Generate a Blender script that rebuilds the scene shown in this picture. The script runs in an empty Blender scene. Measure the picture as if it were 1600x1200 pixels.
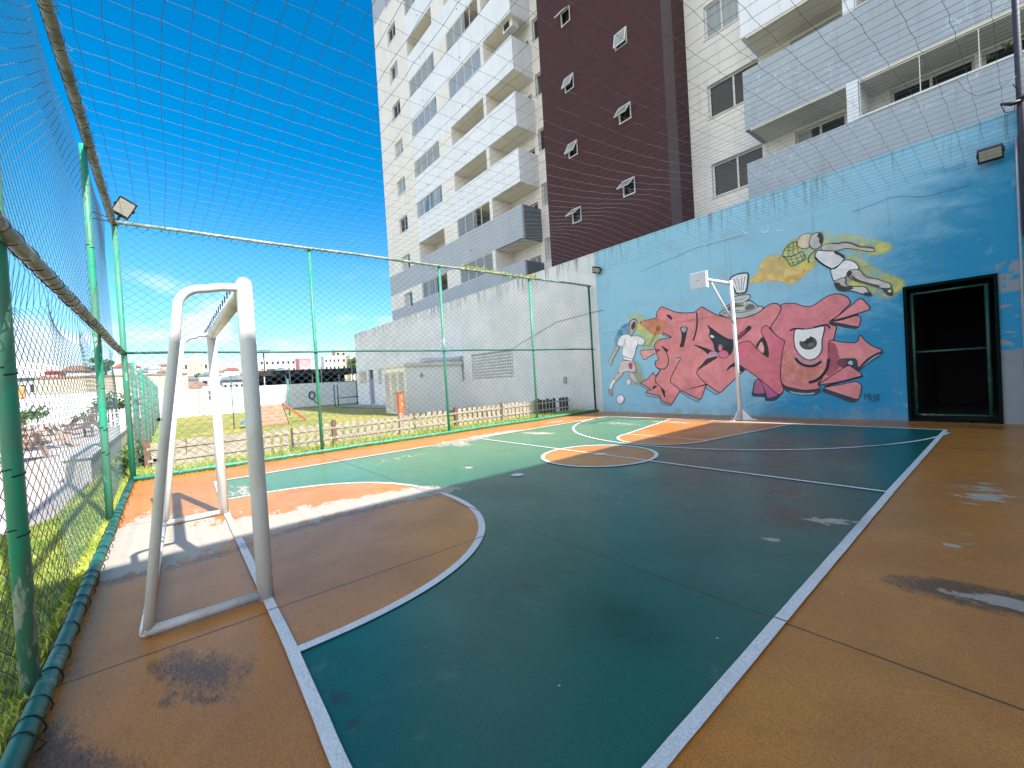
import bpy, bmesh, math, random
from mathutils import Vector, Matrix, Quaternion
random.seed(7)
R_ = math.radians
sc = bpy.context.scene
# ---- light and colour settings
SUN_E = 4.7; SKY_E = .12; SKY_SAT = 1.45; SKY_HUE = .492; EXPO = 1.05
ORANGE1 = (.64, .255, .050); ORANGE2 = (.50, .195, .042)
GREEN1 = (.005, .145, .115); GREEN2 = (.004, .110, .092); GREEN_SUNLIT = (.13, .27, .15)
WIREB = (.06, .12, .16); WIREG = (.2, .24, .22); ROPE = (.26, .24, .235)
BLUE1 = (.30, .58, .76); BLUE2 = (.014, .26, .50); BLUE3 = (.14, .44, .66)
PLUM = (.058, .017, .020)
CLOUD_FILL = 9.0
# ------------------------------------------------------------------ camera
cd = bpy.data.cameras.new("camera"); cam = bpy.data.objects.new("camera", cd)
sc.collection.objects.link(cam); sc.camera = cam
cd.sensor_width = 36.0; cd.sensor_fit = 'HORIZONTAL'; cd.lens = 664/1600*36.0
cd.clip_start = 0.05; cd.clip_end = 3000
cam.matrix_world = Matrix(((0.63075, 0.025698, 0.775561, 0.0), (0.773629, 0.057024, -0.631068, 0.0), (-0.060443, 0.998042, 0.016088, 1.35), (0, 0, 0, 1)))
# ------------------------------------------------------------------ light
SUND = Vector((1.85, .40, 2.0)).normalized()          # towards the sun
w = bpy.data.worlds.new("World"); sc.world = w; w.use_nodes = True
sl = bpy.data.lights.new("sun", 'SUN'); sl.energy = SUN_E; sl.angle = R_(.53); sl.color = (1, .955, .88)
so = bpy.data.objects.new("sun", sl); sc.collection.objects.link(so)
so.location = (20, 0, 40); so.rotation_euler = SUND.to_track_quat('Z', 'Y').to_euler()
vs = sc.view_settings; vs.view_transform = 'Standard'; vs.look = 'None'; vs.gamma = 1; vs.use_curve_mapping = False
vs.exposure = EXPO

# ------------------------------------------------------------------ node helper
class NT:
    def __init__(s, nt): s.nt = nt; s.n = nt.nodes; s.l = nt.links
    def new(s, t, **kw):
        n = s.n.new(t)
        for k, v in kw.items(): setattr(n, k, v)
        return n
    def put(s, sock, v):
        if isinstance(v, bpy.types.NodeSocket): s.l.new(v, sock)
        elif isinstance(v, (tuple, list)):
            v = tuple(v)
            sock.default_value = v + (1,) if (len(v) == 3 and len(sock.default_value) == 4) else v
        else: sock.default_value = v
    def math(s, op, a, b=0.0, c=None, clamp=False):
        n = s.new('ShaderNodeMath', operation=op, use_clamp=clamp)
        s.put(n.inputs[0], a); s.put(n.inputs[1], b)
        if c is not None: s.put(n.inputs[2], c)
        return n.outputs[0]
    def mix(s, f, a, b, bt='MIX'):
        n = s.new('ShaderNodeMix', data_type='RGBA', blend_type=bt)
        s.put(n.inputs[0], f); s.put(n.inputs[6], a); s.put(n.inputs[7], b)
        return n.outputs[2]
    def pos(s):
        if not hasattr(s, '_p'): s._p = s.new('ShaderNodeNewGeometry').outputs['Position']
        return s._p
    def sep(s, v=None):
        n = s.new('ShaderNodeSeparateXYZ'); s.put(n.inputs[0], v or s.pos()); return n.outputs
    def vmap(s, scale=(1, 1, 1), loc=(0, 0, 0), rot=(0, 0, 0), typ='POINT', v=None):
        n = s.new('ShaderNodeMapping', vector_type=typ); s.put(n.inputs[0], v or s.pos())
        n.inputs['Location'].default_value = loc; n.inputs['Rotation'].default_value = rot; n.inputs['Scale'].default_value = scale
        return n.outputs[0]
    def noise(s, scale=5, detail=4, rough=.55, dist=0, v=None, st=None):
        n = s.new('ShaderNodeTexNoise')
        s.put(n.inputs['Vector'], v if v is not None else (s.vmap(st) if st else s.pos()))
        n.inputs['Scale'].default_value = scale; n.inputs['Detail'].default_value = detail
        n.inputs['Roughness'].default_value = rough; n.inputs['Distortion'].default_value = dist
        return n.outputs[0]
    def vor(s, scale=5, feat='F1', v=None, rnd=1.0, out=0):
        n = s.new('ShaderNodeTexVoronoi', feature=feat)
        s.put(n.inputs['Vector'], v if v is not None else s.pos()); n.inputs['Scale'].default_value = scale
        n.inputs['Randomness'].default_value = rnd
        return n.outputs[out]
    def step(s, x, lo, hi):
        n = s.new('ShaderNodeMapRange', interpolation_type='SMOOTHSTEP')
        s.put(n.inputs[0], x); n.inputs[1].default_value = lo; n.inputs[2].default_value = hi
        return n.outputs[0]
    def ell(s, x, y, rx, ry, rot=0):                     # soft elliptical spot in the ground plane, 1 at its centre
        v = s.vmap((rx, ry, 100), (x, y, 0), (0, 0, R_(rot)), 'TEXTURE')
        n = s.new('ShaderNodeTexGradient', gradient_type='SPHERICAL'); s.put(n.inputs[0], v); return n.outputs[1]
    def addall(s, xs):
        r = xs[0]
        for x in xs[1:]: r = s.math('ADD', r, x)
        return r
    def bump(s, h, strength=.3, dist=.01, nrm=None):
        n = s.new('ShaderNodeBump'); s.put(n.inputs['Height'], h); n.inputs['Strength'].default_value = strength
        n.inputs['Distance'].default_value = dist
        if nrm is not None: s.put(n.inputs['Normal'], nrm)
        return n.outputs[0]

def newmat(name):
    m = bpy.data.materials.new(name); m.use_nodes = True; t = NT(m.node_tree)
    t.b = m.node_tree.nodes['Principled BSDF']; return m, t
def fin(t, col, rough=.7, normal=None, metal=0, spec=.5):
    t.put(t.b.inputs['Base Color'], col); t.put(t.b.inputs['Roughness'], rough); t.put(t.b.inputs['Metallic'], metal)
    t.put(t.b.inputs['Specular IOR Level'], spec)
    if normal is not None: t.put(t.b.inputs['Normal'], normal)
def lin(r, g, b):
    f = lambda c: (c/255/12.92) if c/255 <= .04045 else ((c/255+.055)/1.055)**2.4
    return (f(r), f(g), f(b))

_simple = {}
def simple(name, c, rough=.7, var=.25, scale=3, metal=0, bump=0, spec=.5, streak=0, dirt=(.25, .22, .18)):
    """paint or plastic with slight colour variation and dirt"""
    if name in _simple: return _simple[name]
    m, t = newmat(name)
    n = t.noise(scale, 6, .6)
    k = t.step(n, .3, .75)
    a = tuple(x*(1-var*.55) for x in c); b = tuple(min(1, x*(1+var*.35)) for x in c)
    col = t.mix(k, a, b)
    if streak:
        s_ = t.noise(1, 5, .6, 0, st=(9, 9, .6)); f = t.math('MULTIPLY', t.step(s_, .55, .75), streak)
        col = t.mix(f, col, dirt)
    nm = t.bump(t.noise(scale*12, 5), bump, .01) if bump else None
    fin(t, col, rough, nm, metal, spec); _simple[name] = m; return m

# ------------------------------------------------------------------ mesh builder
class MB:
    def __init__(s): s.v = []; s.f = []; s.m = []; s.sm = []
    def face(s, pts, m=0, sm=False):
        i = len(s.v); s.v += [tuple(p) for p in pts]; s.f.append(tuple(range(i, i+len(pts)))); s.m.append(m); s.sm.append(sm)
    def idx(s, fs, base, m=0, sm=False):
        for f in fs: s.f.append(tuple(base+k for k in f)); s.m.append(m); s.sm.append(sm)
    def box(s, x0, x1, y0, y1, z0, z1, m=0, mt=None):
        b = len(s.v)
        p = [(x0,y0,z0),(x1,y0,z0),(x1,y1,z0),(x0,y1,z0),(x0,y0,z1),(x1,y0,z1),(x1,y1,z1),(x0,y1,z1)]
        if mt is not None: p = [tuple(mt @ Vector(q)) for q in p]
        s.v += p
        s.idx([(0,3,2,1),(4,5,6,7),(0,1,5,4),(1,2,6,5),(2,3,7,6),(3,0,4,7)], b, m)
        return s
    def prism(s, pts, a, b, ax='z', m=0):               # polygon extruded along an axis
        n = len(pts); base = len(s.v)
        def P(q, h): return {'z': (q[0], q[1], h), 'y': (q[0], h, q[1]), 'x': (h, q[0], q[1])}[ax]
        s.v += [P(q, a) for q in pts]+[P(q, b) for q in pts]
        s.idx([tuple(range(n))[::-1], tuple(range(n, 2*n))], base, m)
        s.idx([(i, (i+1) % n, n+(i+1) % n, n+i) for i in range(n)], base, m)
        return s
    def tube(s, pts, r, n=10, m=0, cap=True, closed=False):
        pts = [Vector(p) for p in pts]; base = len(s.v); k = len(pts)
        rr = r if isinstance(r, (list, tuple)) else [r]*k
        up = None
        for i, p in enumerate(pts):
            if closed: d = pts[(i+1) % k]-pts[i-1]
            else: d = (pts[min(i+1, k-1)]-pts[max(i-1, 0)])
            d.normalize()
            if up is None:
                up = Vector((0, 0, 1)) if abs(d.z) < .9 else Vector((1, 0, 0))
            a = d.cross(up)
            if a.length < 1e-4: a = d.orthogonal()
            a.normalize(); up2 = a.cross(d).normalized(); up = up2
            for j in range(n):
                t = 2*math.pi*j/n; s.v.append(tuple(p+(a*math.cos(t)+up2*math.sin(t))*rr[i]))
        for i in range(k if closed else k-1):
            i2 = (i+1) % k
            s.idx([(i*n+j, i*n+(j+1) % n, i2*n+(j+1) % n, i2*n+j) for j in range(n)], base, m, n > 4)
        if cap and not closed:
            s.idx([tuple(range(n))[::-1], tuple((k-1)*n+j for j in range(n))], base, m)
        return s
    def build(s, name, mats, parent=None, off=None):
        me = bpy.data.meshes.new(name)
        o_ = Vector((0, 0, 0))
        q = parent
        while q is not None: o_ = o_+q.location; q = q.parent
        vv = [(a-o_.x, b-o_.y, c-o_.z) for a, b, c in s.v] if o_.length > 0 else s.v
        me.from_pydata(vv, [], s.f)
        if not isinstance(mats, (list, tuple)): mats = [mats]
        for m in mats: me.materials.append(m)
        me.polygons.foreach_set('material_index', s.m); me.polygons.foreach_set('use_smooth', s.sm)
        me.update()
        ob = bpy.data.objects.new(name, me); sc.collection.objects.link(ob)
        if parent is not None: ob.parent = parent
        return ob
def tag(o, label=None, cat=None, group=None, kind=None):
    if label: o['label'] = label
    if cat: o['category'] = cat
    if group: o['group'] = group
    if kind: o['kind'] = kind
    return o
def thing(name, label, cat, loc=(0, 0, 0), group=None):
    o = bpy.data.objects.new(name, None); sc.collection.objects.link(o); o.location = loc
    o.empty_display_size = .3
    return tag(o, label, cat, group)
def box(name, mats, parent, *a): return MB().box(*a).build(name, mats, parent)
def smooth_noise(seed):
    rnd = random.Random(seed); ph = [(rnd.uniform(.4, 2.2), rnd.uniform(.4, 2.2), rnd.uniform(0, 6.3)) for _ in range(7)]
    def f(a, b): return sum(math.sin(p*a+q*b*(1 if i % 2 else -1)+h) for i, (p, q, h) in enumerate(ph))/7
    return f
def wallmesh(mb, x0, x1, z0, z1, y, depth, holes, m=0, ms=0):
    """front face at y (facing -Y) with rectangular openings and their reveals"""
    xs = sorted({x0, x1, *[h[0] for h in holes], *[h[1] for h in holes]}); xs = [x for x in xs if x0 <= x <= x1]
    zs = sorted({z0, z1, *[h[2] for h in holes], *[h[3] for h in holes]}); zs = [z for z in zs if z0 <= z <= z1]
    for i in range(len(xs)-1):
        for j in range(len(zs)-1):
            a, b, c, d = xs[i], xs[i+1], zs[j], zs[j+1]
            cx, cz = (a+b)/2, (c+d)/2
            if any(h[0] < cx < h[1] and h[2] < cz < h[3] for h in holes): continue
            mb.face([(a, y, c), (b, y, c), (b, y, d), (a, y, d)], m)
    for h in holes:
        a, b, c, d = h[:4]; e = y+depth
        mb.face([(a, y, c), (a, y, d), (a, e, d), (a, e, c)], ms); mb.face([(b, y, c), (b, e, c), (b, e, d), (b, y, d)], ms)
        mb.face([(a, y, c), (a, e, c), (b, e, c), (b, y, c)], ms); mb.face([(a, y, d), (b, y, d), (b, e, d), (a, e, d)], ms)

# ------------------------------------------------------------------ world: clear sky with low clouds
t = NT(w.node_tree); bg = t.n['Background']
sky = t.new('ShaderNodeTexSky', sky_type='NISHITA'); sky.sun_disc = False
sky.sun_elevation = math.asin(SUND.z); sky.sun_rotation = math.atan2(SUND.x, SUND.y)
sky.air_density = 1.0; sky.dust_density = .6; sky.ozone_density = 3.5; sky.altitude = 0
hs = t.new('ShaderNodeHueSaturation'); hs.inputs['Saturation'].default_value = SKY_SAT; hs.inputs['Hue'].default_value = SKY_HUE; t.put(hs.inputs['Color'], sky.outputs[0])
d = t.new('ShaderNodeTexCoord').outputs['Generated']
x, y, z = t.sep(d)
cl = t.noise(4.0, 9, .56, .1, v=t.vmap((1, 1, 2.2), (.35, .2, 0), v=d))
lo = t.step(z, .0, .06); hi = t.step(z, .27, .12)
cm = t.math('MULTIPLY', t.step(cl, .50, .62), t.math('MULTIPLY', lo, hi))
cm = t.math('MULTIPLY', cm, .85)
col = t.mix(cm, hs.outputs[0], (5.2, 5.6, 6.3))
hz = t.step(z, .42, -.02)
col = t.mix(t.math('MULTIPLY', hz, .24), col, (2.9, 4.7, 6.6))
# added bright cloud bank, unseen behind the camera, gives neutral fill light
bk = t.math('MULTIPLY', t.step(t.math('SUBTRACT', t.math('MULTIPLY', x, .35), y), .25, .75), t.math('MULTIPLY', t.step(z, -.02, .05), t.step(z, .95, .55)))
cb = t.noise(1.6, 8, .6, .3, v=t.vmap((1, 1, 1.6), v=d))
col = t.mix(t.math('MULTIPLY', bk, t.step(cb, .36, .52)), col, (CLOUD_FILL, CLOUD_FILL*.99, CLOUD_FILL*.96))
t.put(bg.inputs[0], col); bg.inputs[1].default_value = SKY_E
# ------------------------------------------------------------------ materials
def wear(t):
    """bare concrete where the court paint has flaked away, same field for every paint layer"""
    p = t.vmap((1, 1, 0))
    big = t.noise(.55, 8, .62, .6, v=p); fine = t.noise(1, 11, .74, .9, v=t.vmap((3.4, 7.5, 0), rot=(0, 0, .35)))
    spots = [(-5.85, -.05, .8, 1.1, 0, .62), (-5.0, .0, .75, .95, 0, .95), (-5.0, 1.1, .62, .95, -8, .90), (-4.9, 2.1, .55, .85, -10, .85), (-5.3, -.4, 1.2, .4, 0, .7), (-4.75, 2.35, .3, .8, -30, .5), (-6.6, -.2, .9, .35, 0, .42), (-6.75, .75, .5, .45, 0, .36),
             (-8.1, 4.9, .6, 1.5, 5, .66), (-7.4, 4.75, .45, .35, 0, .55), (-8.3, 6.5, .35, 1.4, 0, .55), (-8.7, 8.6, .4, 1.5, 0, .5),
             (-7.3, 6.7, .9, .35, 20, .6), (-7.3, 3.2, .5, .9, 0, .42), (-6.6, 8.9, 1.6, .5, 0, .5), (-.3, 6.2, .5, 1.5, 0, .30), (-7.2, .7, .8, .25, 0, .45), (-5.9, 4.6, .25, .5, 0, .42), (-6.5, 3.6, .2, .3, 0, .42), (-5.5, 3.5, .18, .16, 0, .5),
             (-5.6, 9.6, 1.6, .3, 0, .55), (-4.2, 10.6, 1.5, .35, 0, .6), (-1.29, 3.49, .09, .07, 0, .95), (-1.1, 4.2, .36, .17, 20, .72),
             (-.10, 3.37, .40, .13, 8, .95), (-.52, 8.9, .25, .4, 30, .42), (-.35, 4.3, .25, .45, 0, .42), (-.39, 4.16, .07, .05, 0, .8), (-.35, 5.6, .3, .7, 0, .30), (-.5, 10.4, .8, .3, 0, .4), (-3.6, 3.6, .05, .05, 0, .4)]
    f = t.addall([t.math('MULTIPLY', t.ell(*s[:5]), s[5]) for s in spots])
    e = t.math('ADD', t.math('MULTIPLY', f, 1.0), t.math('ADD', t.math('MULTIPLY', big, .6), t.math('MULTIPLY', fine, 1.9)))
    chips = t.step(t.noise(3.1, 10, .8, .2, v=t.vmap((1, 1, 0), (11, 5, 0))), .735, .742)
    return t.math('MAXIMUM', t.step(e, 1.64, 1.69), chips), fine, big
def mould(t):
    p = t.vmap((1, 1, 0))
    n = t.noise(1, 12, .85, .9, v=t.vmap((42, 95, 0), rot=(0, 0, .6)))
    spots = [(-2.60, .08, .36, .19, 30, 1.2), (-2.78, -.06, .28, .14, 20, .75), (-2.30, -.33, .42, .12, 35, 1.3), (-2.52, -.48, .34, .14, 10, 1.5), (-2.45, -.08, .12, .035, 30, .8), (-2.36, .06, .4, .05, 38, .6),
             (-.18, 3.38, .52, .20, 10, 2.6), (-1.95, .50, .13, .05, 30, 1.0), (-1.75, .50, .06, .05, 0, .9), (-1.5, 8.0, .6, .4, 0, .4), (-4.42, -.35, .16, .45, 0, 1.1), (-4.40, .25, .14, .5, 5, 1.1), (-4.55, .95, .12, .55, 8, 1.0), (-4.62, 1.6, .14, .6, 0, 1.1), (-4.55, 2.3, .14, .5, 0, .9), (-3.35, -.05, .05, .28, -3, .7),
             (-2.0, 1.8, .5, .4, 0, .3), (-3.1, -.52, .4, .12, 0, .85), (-4.8, 2.6, .25, .2, 0, .6), (-4.4, 10.9, 3.4, .35, 0, .55), (-.5, 10.9, 2, .4, 0, .4)]
    f = t.addall([t.math('MULTIPLY', t.ell(*s[:5]), s[5]) for s in spots])
    m1 = t.noise(1, 7, .7, 1.2, v=t.vmap((5, 11, 0), rot=(0, 0, .6))); sh_ = t.math('ADD', f, t.math('MULTIPLY', t.math('SUBTRACT', m1, .5), 2.6))
    core = t.step(sh_, .55, 1.35); spk = t.step(n, .44, .56)
    k = t.math('MULTIPLY', t.step(sh_, .12, .75), t.math('ADD', t.math('MULTIPLY', core, .55), t.math('MULTIPLY', spk, t.math('SUBTRACT', 1.0, t.math('MULTIPLY', core, .5)))), None, True)
    return t.math('MULTIPLY', k, t.step(f, .0, .16))
def damp(t, p):
    sp = [(-1.25, 4.15, .85, .65, 20, 1.0), (-1.6, 4.85, .7, .3, 10, .8), (-1.5, 1.85, .7, .5, 0, .7), (-1.5, 8.1, .9, .5, 0, .6), (-2.2, 6.6, .9, .4, 10, .4), (-3.0, -.2, 1.1, .4, 0, .4), (-.3, 2.4, .5, .7, 0, .4), (-4.3, 2.9, .8, .4, 0, .5), (-3.6, 3.7, .9, .7, 0, .3), (-4.4, 10.85, 4.0, .5, 0, .9), (-.4, 10.8, 2.0, .6, 0, .6)]
    f = t.addall([t.math('MULTIPLY', t.ell(*s[:5]), s[5]) for s in sp])
    return t.math('MULTIPLY', t.step(t.math('ADD', f, t.math('MULTIPLY', t.math('SUBTRACT', t.noise(1.7, 8, .68, .8, v=p), .5), 1.1)), .18, .85), .55)
def courtmat(name, c1, c2, rough=.42, joint=True, fade=None, spec=.42, gr=(.62, 1.28)):
    m, t = newmat(name)
    wr, fine, big = wear(t); mo = mould(t)
    p = t.vmap((1, 1, 0))
    n = t.noise(1.1, 6, .6, .5, v=p)
    col = t.mix(t.step(n, .3, .72), c1, c2)
    x, y, z = t.sep()
    if fade: fk = t.step(t.math('ADD', t.math('ADD', x, t.math('MULTIPLY', y, -.18)), t.math('MULTIPLY', t.noise(.9, 5, .6, v=p), 2.0)), -2.6, -7.2); col = t.mix(fk, col, fade)  # paler towards the far end: mild fading plus sunlit brightness put into the colour
    g = t.noise(240, 3, .7, v=p)
    gk = t.step(g, .30, .72); col = t.mix(1.0, col, t.mix(gk, (gr[0],)*3, (gr[1],)*3), 'MULTIPLY')
    g2 = t.noise(70, 6, .8, v=p); col = t.mix(1.0, col, t.mix(t.step(g2, .36, .66), (.80, .80, .80), (1.12, 1.12, 1.12)), 'MULTIPLY')
    dm = damp(t, p); col = t.mix(dm, col, tuple(q*.35 for q in c2))
    dots = t.vor(7.0, 'F1', v=p, out=0); col = t.mix(t.math('MULTIPLY', t.step(dots, .050, .030), t.step(t.noise(1.3, 3, v=p), .50, .56)), col, (.55, .55, .52))
    hair = t.noise(1, 9, .7, 2.2, v=t.vmap((.9, 1.3, 0), (2, 9, 0))); col = t.mix(t.math('MULTIPLY', t.step(t.math('ABSOLUTE', t.math('SUBTRACT', hair, .5)), .0022, .0008), .45), col, (.03, .03, .03))
    mid = t.noise(9, 8, .75, .4, v=p); col = t.mix(t.math('MULTIPLY', t.step(mid, .48, .75), .35), col, tuple(q*.55 for q in c2))
    scuff = t.noise(2.2, 8, .7, 1.2, v=p, st=None)
    col = t.mix(t.math('MULTIPLY', t.step(scuff, .56, .8), .28), col, (.34, .31, .27))
    conc = t.mix(t.noise(14, 8, .75, v=p), (.30, .27, .23), (.56, .50, .43))
    col = t.mix(wr, col, conc)
    col = t.mix(t.math('MULTIPLY', mo, t.math('SUBTRACT', .88, t.math('MULTIPLY', wr, .72))), col, (.035, .033, .034))
    x, y, z = t.sep()
    if joint:
        wob = t.math('MULTIPLY', t.math('SUBTRACT', t.noise(3, 3, v=p), .5), .012)
        jm = None
        for s, c in ((x, -3.0), (y, 2.4), (x, -6.2), (y, 8.35)):
            dd = t.math('ABSOLUTE', t.math('ADD', t.math('SUBTRACT', s, c), wob))
            q = t.step(dd, .009, .0035)
            jm = q if jm is None else t.math('MAXIMUM', jm, q)
        col = t.mix(t.math('MULTIPLY', jm, .85), col, (.02, .02, .02))
    bmp = t.math('SUBTRACT', t.math('MULTIPLY', g, .25), t.math('MULTIPLY', wr, .8))
    rg = t.math('ADD', t.math('SUBTRACT', rough, t.math('MULTIPLY', dm, .12)), t.math('MULTIPLY', t.math('ADD', wr, t.math('MULTIPLY', t.math('SUBTRACT', n, .5), .7)), .3))
    fin(t, col, rg, t.bump(bmp, .35, .003), 0, spec)
    return m
M_orange = courtmat('orange_court_paint', ORANGE1, ORANGE2, .34)
M_green = courtmat('green_court_paint', GREEN1, GREEN2, .33, True, GREEN_SUNLIT)
M_line = courtmat('white_line_paint', (.74, .75, .76), (.84, .84, .83), .5, True, None, .3, (.88, 1.06))

def ledge(name, c, rough=.85, var=.3, sc_=4, bump=.3, stain=.4):
    m, t = newmat(name)
    n = t.noise(sc_, 8, .6); n2 = t.noise(sc_*.2, 5, .6)
    col = t.mix(t.step(n, .3, .7), tuple(q*(1-var) for q in c), c)
    col = t.mix(t.math('MULTIPLY', t.step(n2, .5, .75), stain), col, tuple(q*.45 for q in c))
    fin(t, col, rough, t.bump(n, bump, .01)); return m
M_conc = ledge('raw_concrete', (.42, .40, .37))
M_plaza = ledge('plaza_concrete', (.50, .43, .40), .85, .15, 1.5, .2, .2)
M_path = ledge('grey_path', (.33, .32, .31), .85)

# ground: dry lawn close by, dull town ground further out
m, t = newmat('dry_lawn'); p = t.vmap((1, 1, 0))
n = t.noise(.35, 7, .62, v=p); n2 = t.noise(9, 6, .7, v=p)
col = t.mix(t.step(n, .36, .62), (.36, .285, .055), (.17, .20, .035))
col = t.mix(t.step(n2, .45, .75), col, (.36, .29, .11))
dirt = t.step(t.noise(.8, 6, .65, v=t.vmap((1, 1, 0), (3, 7, 0))), .56, .68)
col = t.mix(t.math('MULTIPLY', dirt, .6), col, (.40, .31, .20))
x, y, z = t.sep()
far = t.step(x, -39, -45); far = t.math('MAXIMUM', far, t.step(y, -18, -24))
col = t.mix(far, col, (.16, .155, .12))
fin(t, col, .95, t.bump(n2, .6, .03)); M_lawn = m
m, t = newmat('green_turf'); p = t.vmap((1, 1, 0))
n = t.noise(5, 7, .65, v=p)
col = t.mix(t.step(n, .35, .65), (.14, .20, .03), (.32, .37, .07)); col = t.mix(t.step(t.noise(1.3, 4, v=p), .58, .7), col, (.24, .18, .10))
fin(t, col, .95, t.bump(n, .6, .03)); M_turf = m
m, t = newmat('grass_blade')
n = t.noise(1.7, 4); n2 = t.noise(60, 2)
col = t.mix(t.step(n, .35, .65), (.29, .39, .06), (.50, .54, .11)); col = t.mix(t.math('MULTIPLY', t.step(n2, .5, .7), .6), col, (.10, .19, .02))
fin(t, col, .6); t.b.inputs['Subsurface Weight'].default_value = 0; M_blade = m
def leafmat(name, a, b):
    m, t = newmat(name); n = t.noise(9, 3); col = t.mix(t.step(n, .3, .7), a, b); fin(t, col, .55); return m
M_leaf = leafmat('leaf', (.04, .09, .02), (.12, .19, .04)); M_leafy = leafmat('yellow_vine_leaf', (.35, .38, .07), (.5, .5, .12))

# green fence paint, chalky and worn to pale grey bands
def greenpaint(name, dark, light, peel=.5):
    m, t = newmat(name)
    n = t.noise(1.0, 6, .65, .3, st=(3.2, 3.2, 1.7)); n2 = t.noise(1.0, 7, .7, .5, st=(22, 22, 7))
    col = t.mix(t.step(n, .38, .60), dark, light)
    pl = t.step(t.math('ADD', t.math('MULTIPLY', n2, .55), t.math('MULTIPLY', t.noise(1, 4, .6, st=(1.5, 1.5, 1.1)), .6)), .66, .70)
    col = t.mix(t.math('MULTIPLY', pl, peel), col, (.42, .47, .44))
    spk = t.step(t.noise(90, 4, .7), .66, .72); col = t.mix(t.math('MULTIPLY', spk, .6), col, (.6, .62, .58))
    fin(t, col, .45, t.bump(n2, .15, .004)); return m
M_gp = greenpaint('chalky_green_paint', (.012, .32, .20), (.075, .235, .165), .9)
M_gd = greenpaint('dark_green_paint', (.004, .09, .07), (.012, .14, .10), .25)
M_gr = greenpaint('rail_green_paint', (.12, .23, .18), (.36, .40, .36), .9); M_gr_shaded = greenpaint('shaded_rail_paint', (.045, .06, .05), (.15, .16, .14), .5)  # second one has the shade on the left fence rails put into the colour
M_wireblue = simple('blue_green_wire', WIREB, .5, .2)
M_wiregrey = simple('grey_green_wire', WIREG, .5, .2)
M_rope = simple('pale_net_rope', ROPE, .8, .2)
M_black = simple('black_cable', (.012, .013, .015), .5, .1)
m, t = newmat('white_goal_paint'); n = t.noise(1, 8, .72, .3, st=(26, 26, 14)); n3 = t.noise(1, 5, .6, st=(5, 5, 1.6))
col = t.mix(t.step(n3, .42, .70), (.70, .71, .73), (.56, .54, .48)); col = t.mix(t.step(n, .70, .725), col, (.22, .15, .10)); x, y, z = t.sep()
col = t.mix(t.math('MULTIPLY', t.step(t.math('ADD', z, t.math('MULTIPLY', n, .12)), .20, .05), .55), col, (.30, .27, .24))
fin(t, col, .36, t.bump(n, .2, .004)); M_white = m
m, t = newmat('peeling_white_paint'); n = t.noise(1, 7, .7, .4, st=(14, 14, 9))
fin(t, t.mix(t.step(n, .56, .6), (.80, .81, .82), (.22, .21, .19)), .45, t.bump(n, .3, .004)); M_peel = m

# mural wall: pale to deep blue paint over concrete, bare concrete beyond the fence
m, t = newmat('blue_mural_wall'); x, y, z = t.sep()
br = t.noise(1.0, 8, .62, .8, st=(.7, 1, 1.6)); br2 = t.noise(1, 7, .7, .6, st=(3, 3, 7)); br3 = t.noise(.45, 4, .5, .2)
k = t.math('ADD', t.math('MULTIPLY', t.step(t.math('SUBTRACT', x, t.math('MULTIPLY', z, .75)), -6.2, -2.6), 1.15), t.math('MULTIPLY', t.math('SUBTRACT', br, .5), 1.5))
k = t.math('ADD', k, t.math('MULTIPLY', t.math('SUBTRACT', br2, .5), .55))
k = t.math('SUBTRACT', k, t.math('MULTIPLY', t.step(z, 2.9, 5.2), .22))
k = t.step(k, .05, 1.0)
blue = t.mix(k, BLUE1, BLUE2)
blue = t.mix(t.math('MULTIPLY', t.step(br3, .5, .66), .5), blue, t.mix(.5, blue, BLUE3))
blue = t.mix(t.math('MULTIPLY', t.step(t.noise(1, 6, .7, .5, st=(2, 2, 3)), .60, .72), .35), blue, (.42, .60, .70))
chip = t.step(t.noise(26, 4, .75), .70, .73); blue = t.mix(t.math('MULTIPLY', chip, .6), blue, (.62, .66, .68))
scr = t.noise(1, 9, .72, 2.0, st=(1.3, 1, 1.9)); blue = t.mix(t.math('MULTIPLY', t.step(t.math('ABSOLUTE', t.math('SUBTRACT', scr, .5)), .004, .001), .35), blue, (.10, .20, .28))
blot = t.step(t.noise(1, 8, .68, .6, st=(1.1, 1, 1.4)), .54, .66); blue = t.mix(t.math('MULTIPLY', blot, .32), blue, (.34, .42, .47))
drip = t.step(t.noise(1, 6, .6, .1, st=(9, 1, .5)), .56, .70); blue = t.mix(t.math('MULTIPLY', drip, .22), blue, (.16, .25, .31))
chip2 = t.step(t.noise(2.3, 9, .8, .3), .69, .71); blue = t.mix(chip2, blue, (.55, .52, .52))
conc = t.mix(t.step(t.noise(1.2, 7, .6), .3, .7), (.64, .66, .69), (.76, .77, .79))
conc = t.mix(t.math('MULTIPLY', t.step(t.noise(1, 5, .6, st=(.25, 1, .5)), .5, .7), .3), conc, (.48, .50, .54))
edge = t.math('ADD', x, t.math('MULTIPLY', t.math('SUBTRACT', br2, .5), .08))
isb = t.step(edge, -9.27, -9.23)
# the part beside the gate lost its paint in patches
gx = t.step(x, -.40, -.36); gz = t.step(t.math('ADD', z, t.math('MULTIPLY', x, -.05)), 2.86, 2.84)
pt = t.step(t.math('ADD', t.math('ADD', t.noise(1, 7, .65, .8, st=(2.2, 1, 4)), t.math('MULTIPLY', t.step(z, 2.4, 1.9), .12)), t.math('MULTIPLY', t.step(z, 1.35, 1.2), -.35)), .50, .54)
greyp = t.mix(t.noise(3, 7, .7), (.17, .22, .27), (.30, .33, .36))
side = t.mix(pt, greyp, BLUE2)
blue = t.mix(t.math('MULTIPLY', gx, gz), blue, side)
col = t.mix(isb, conc, blue)
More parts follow.
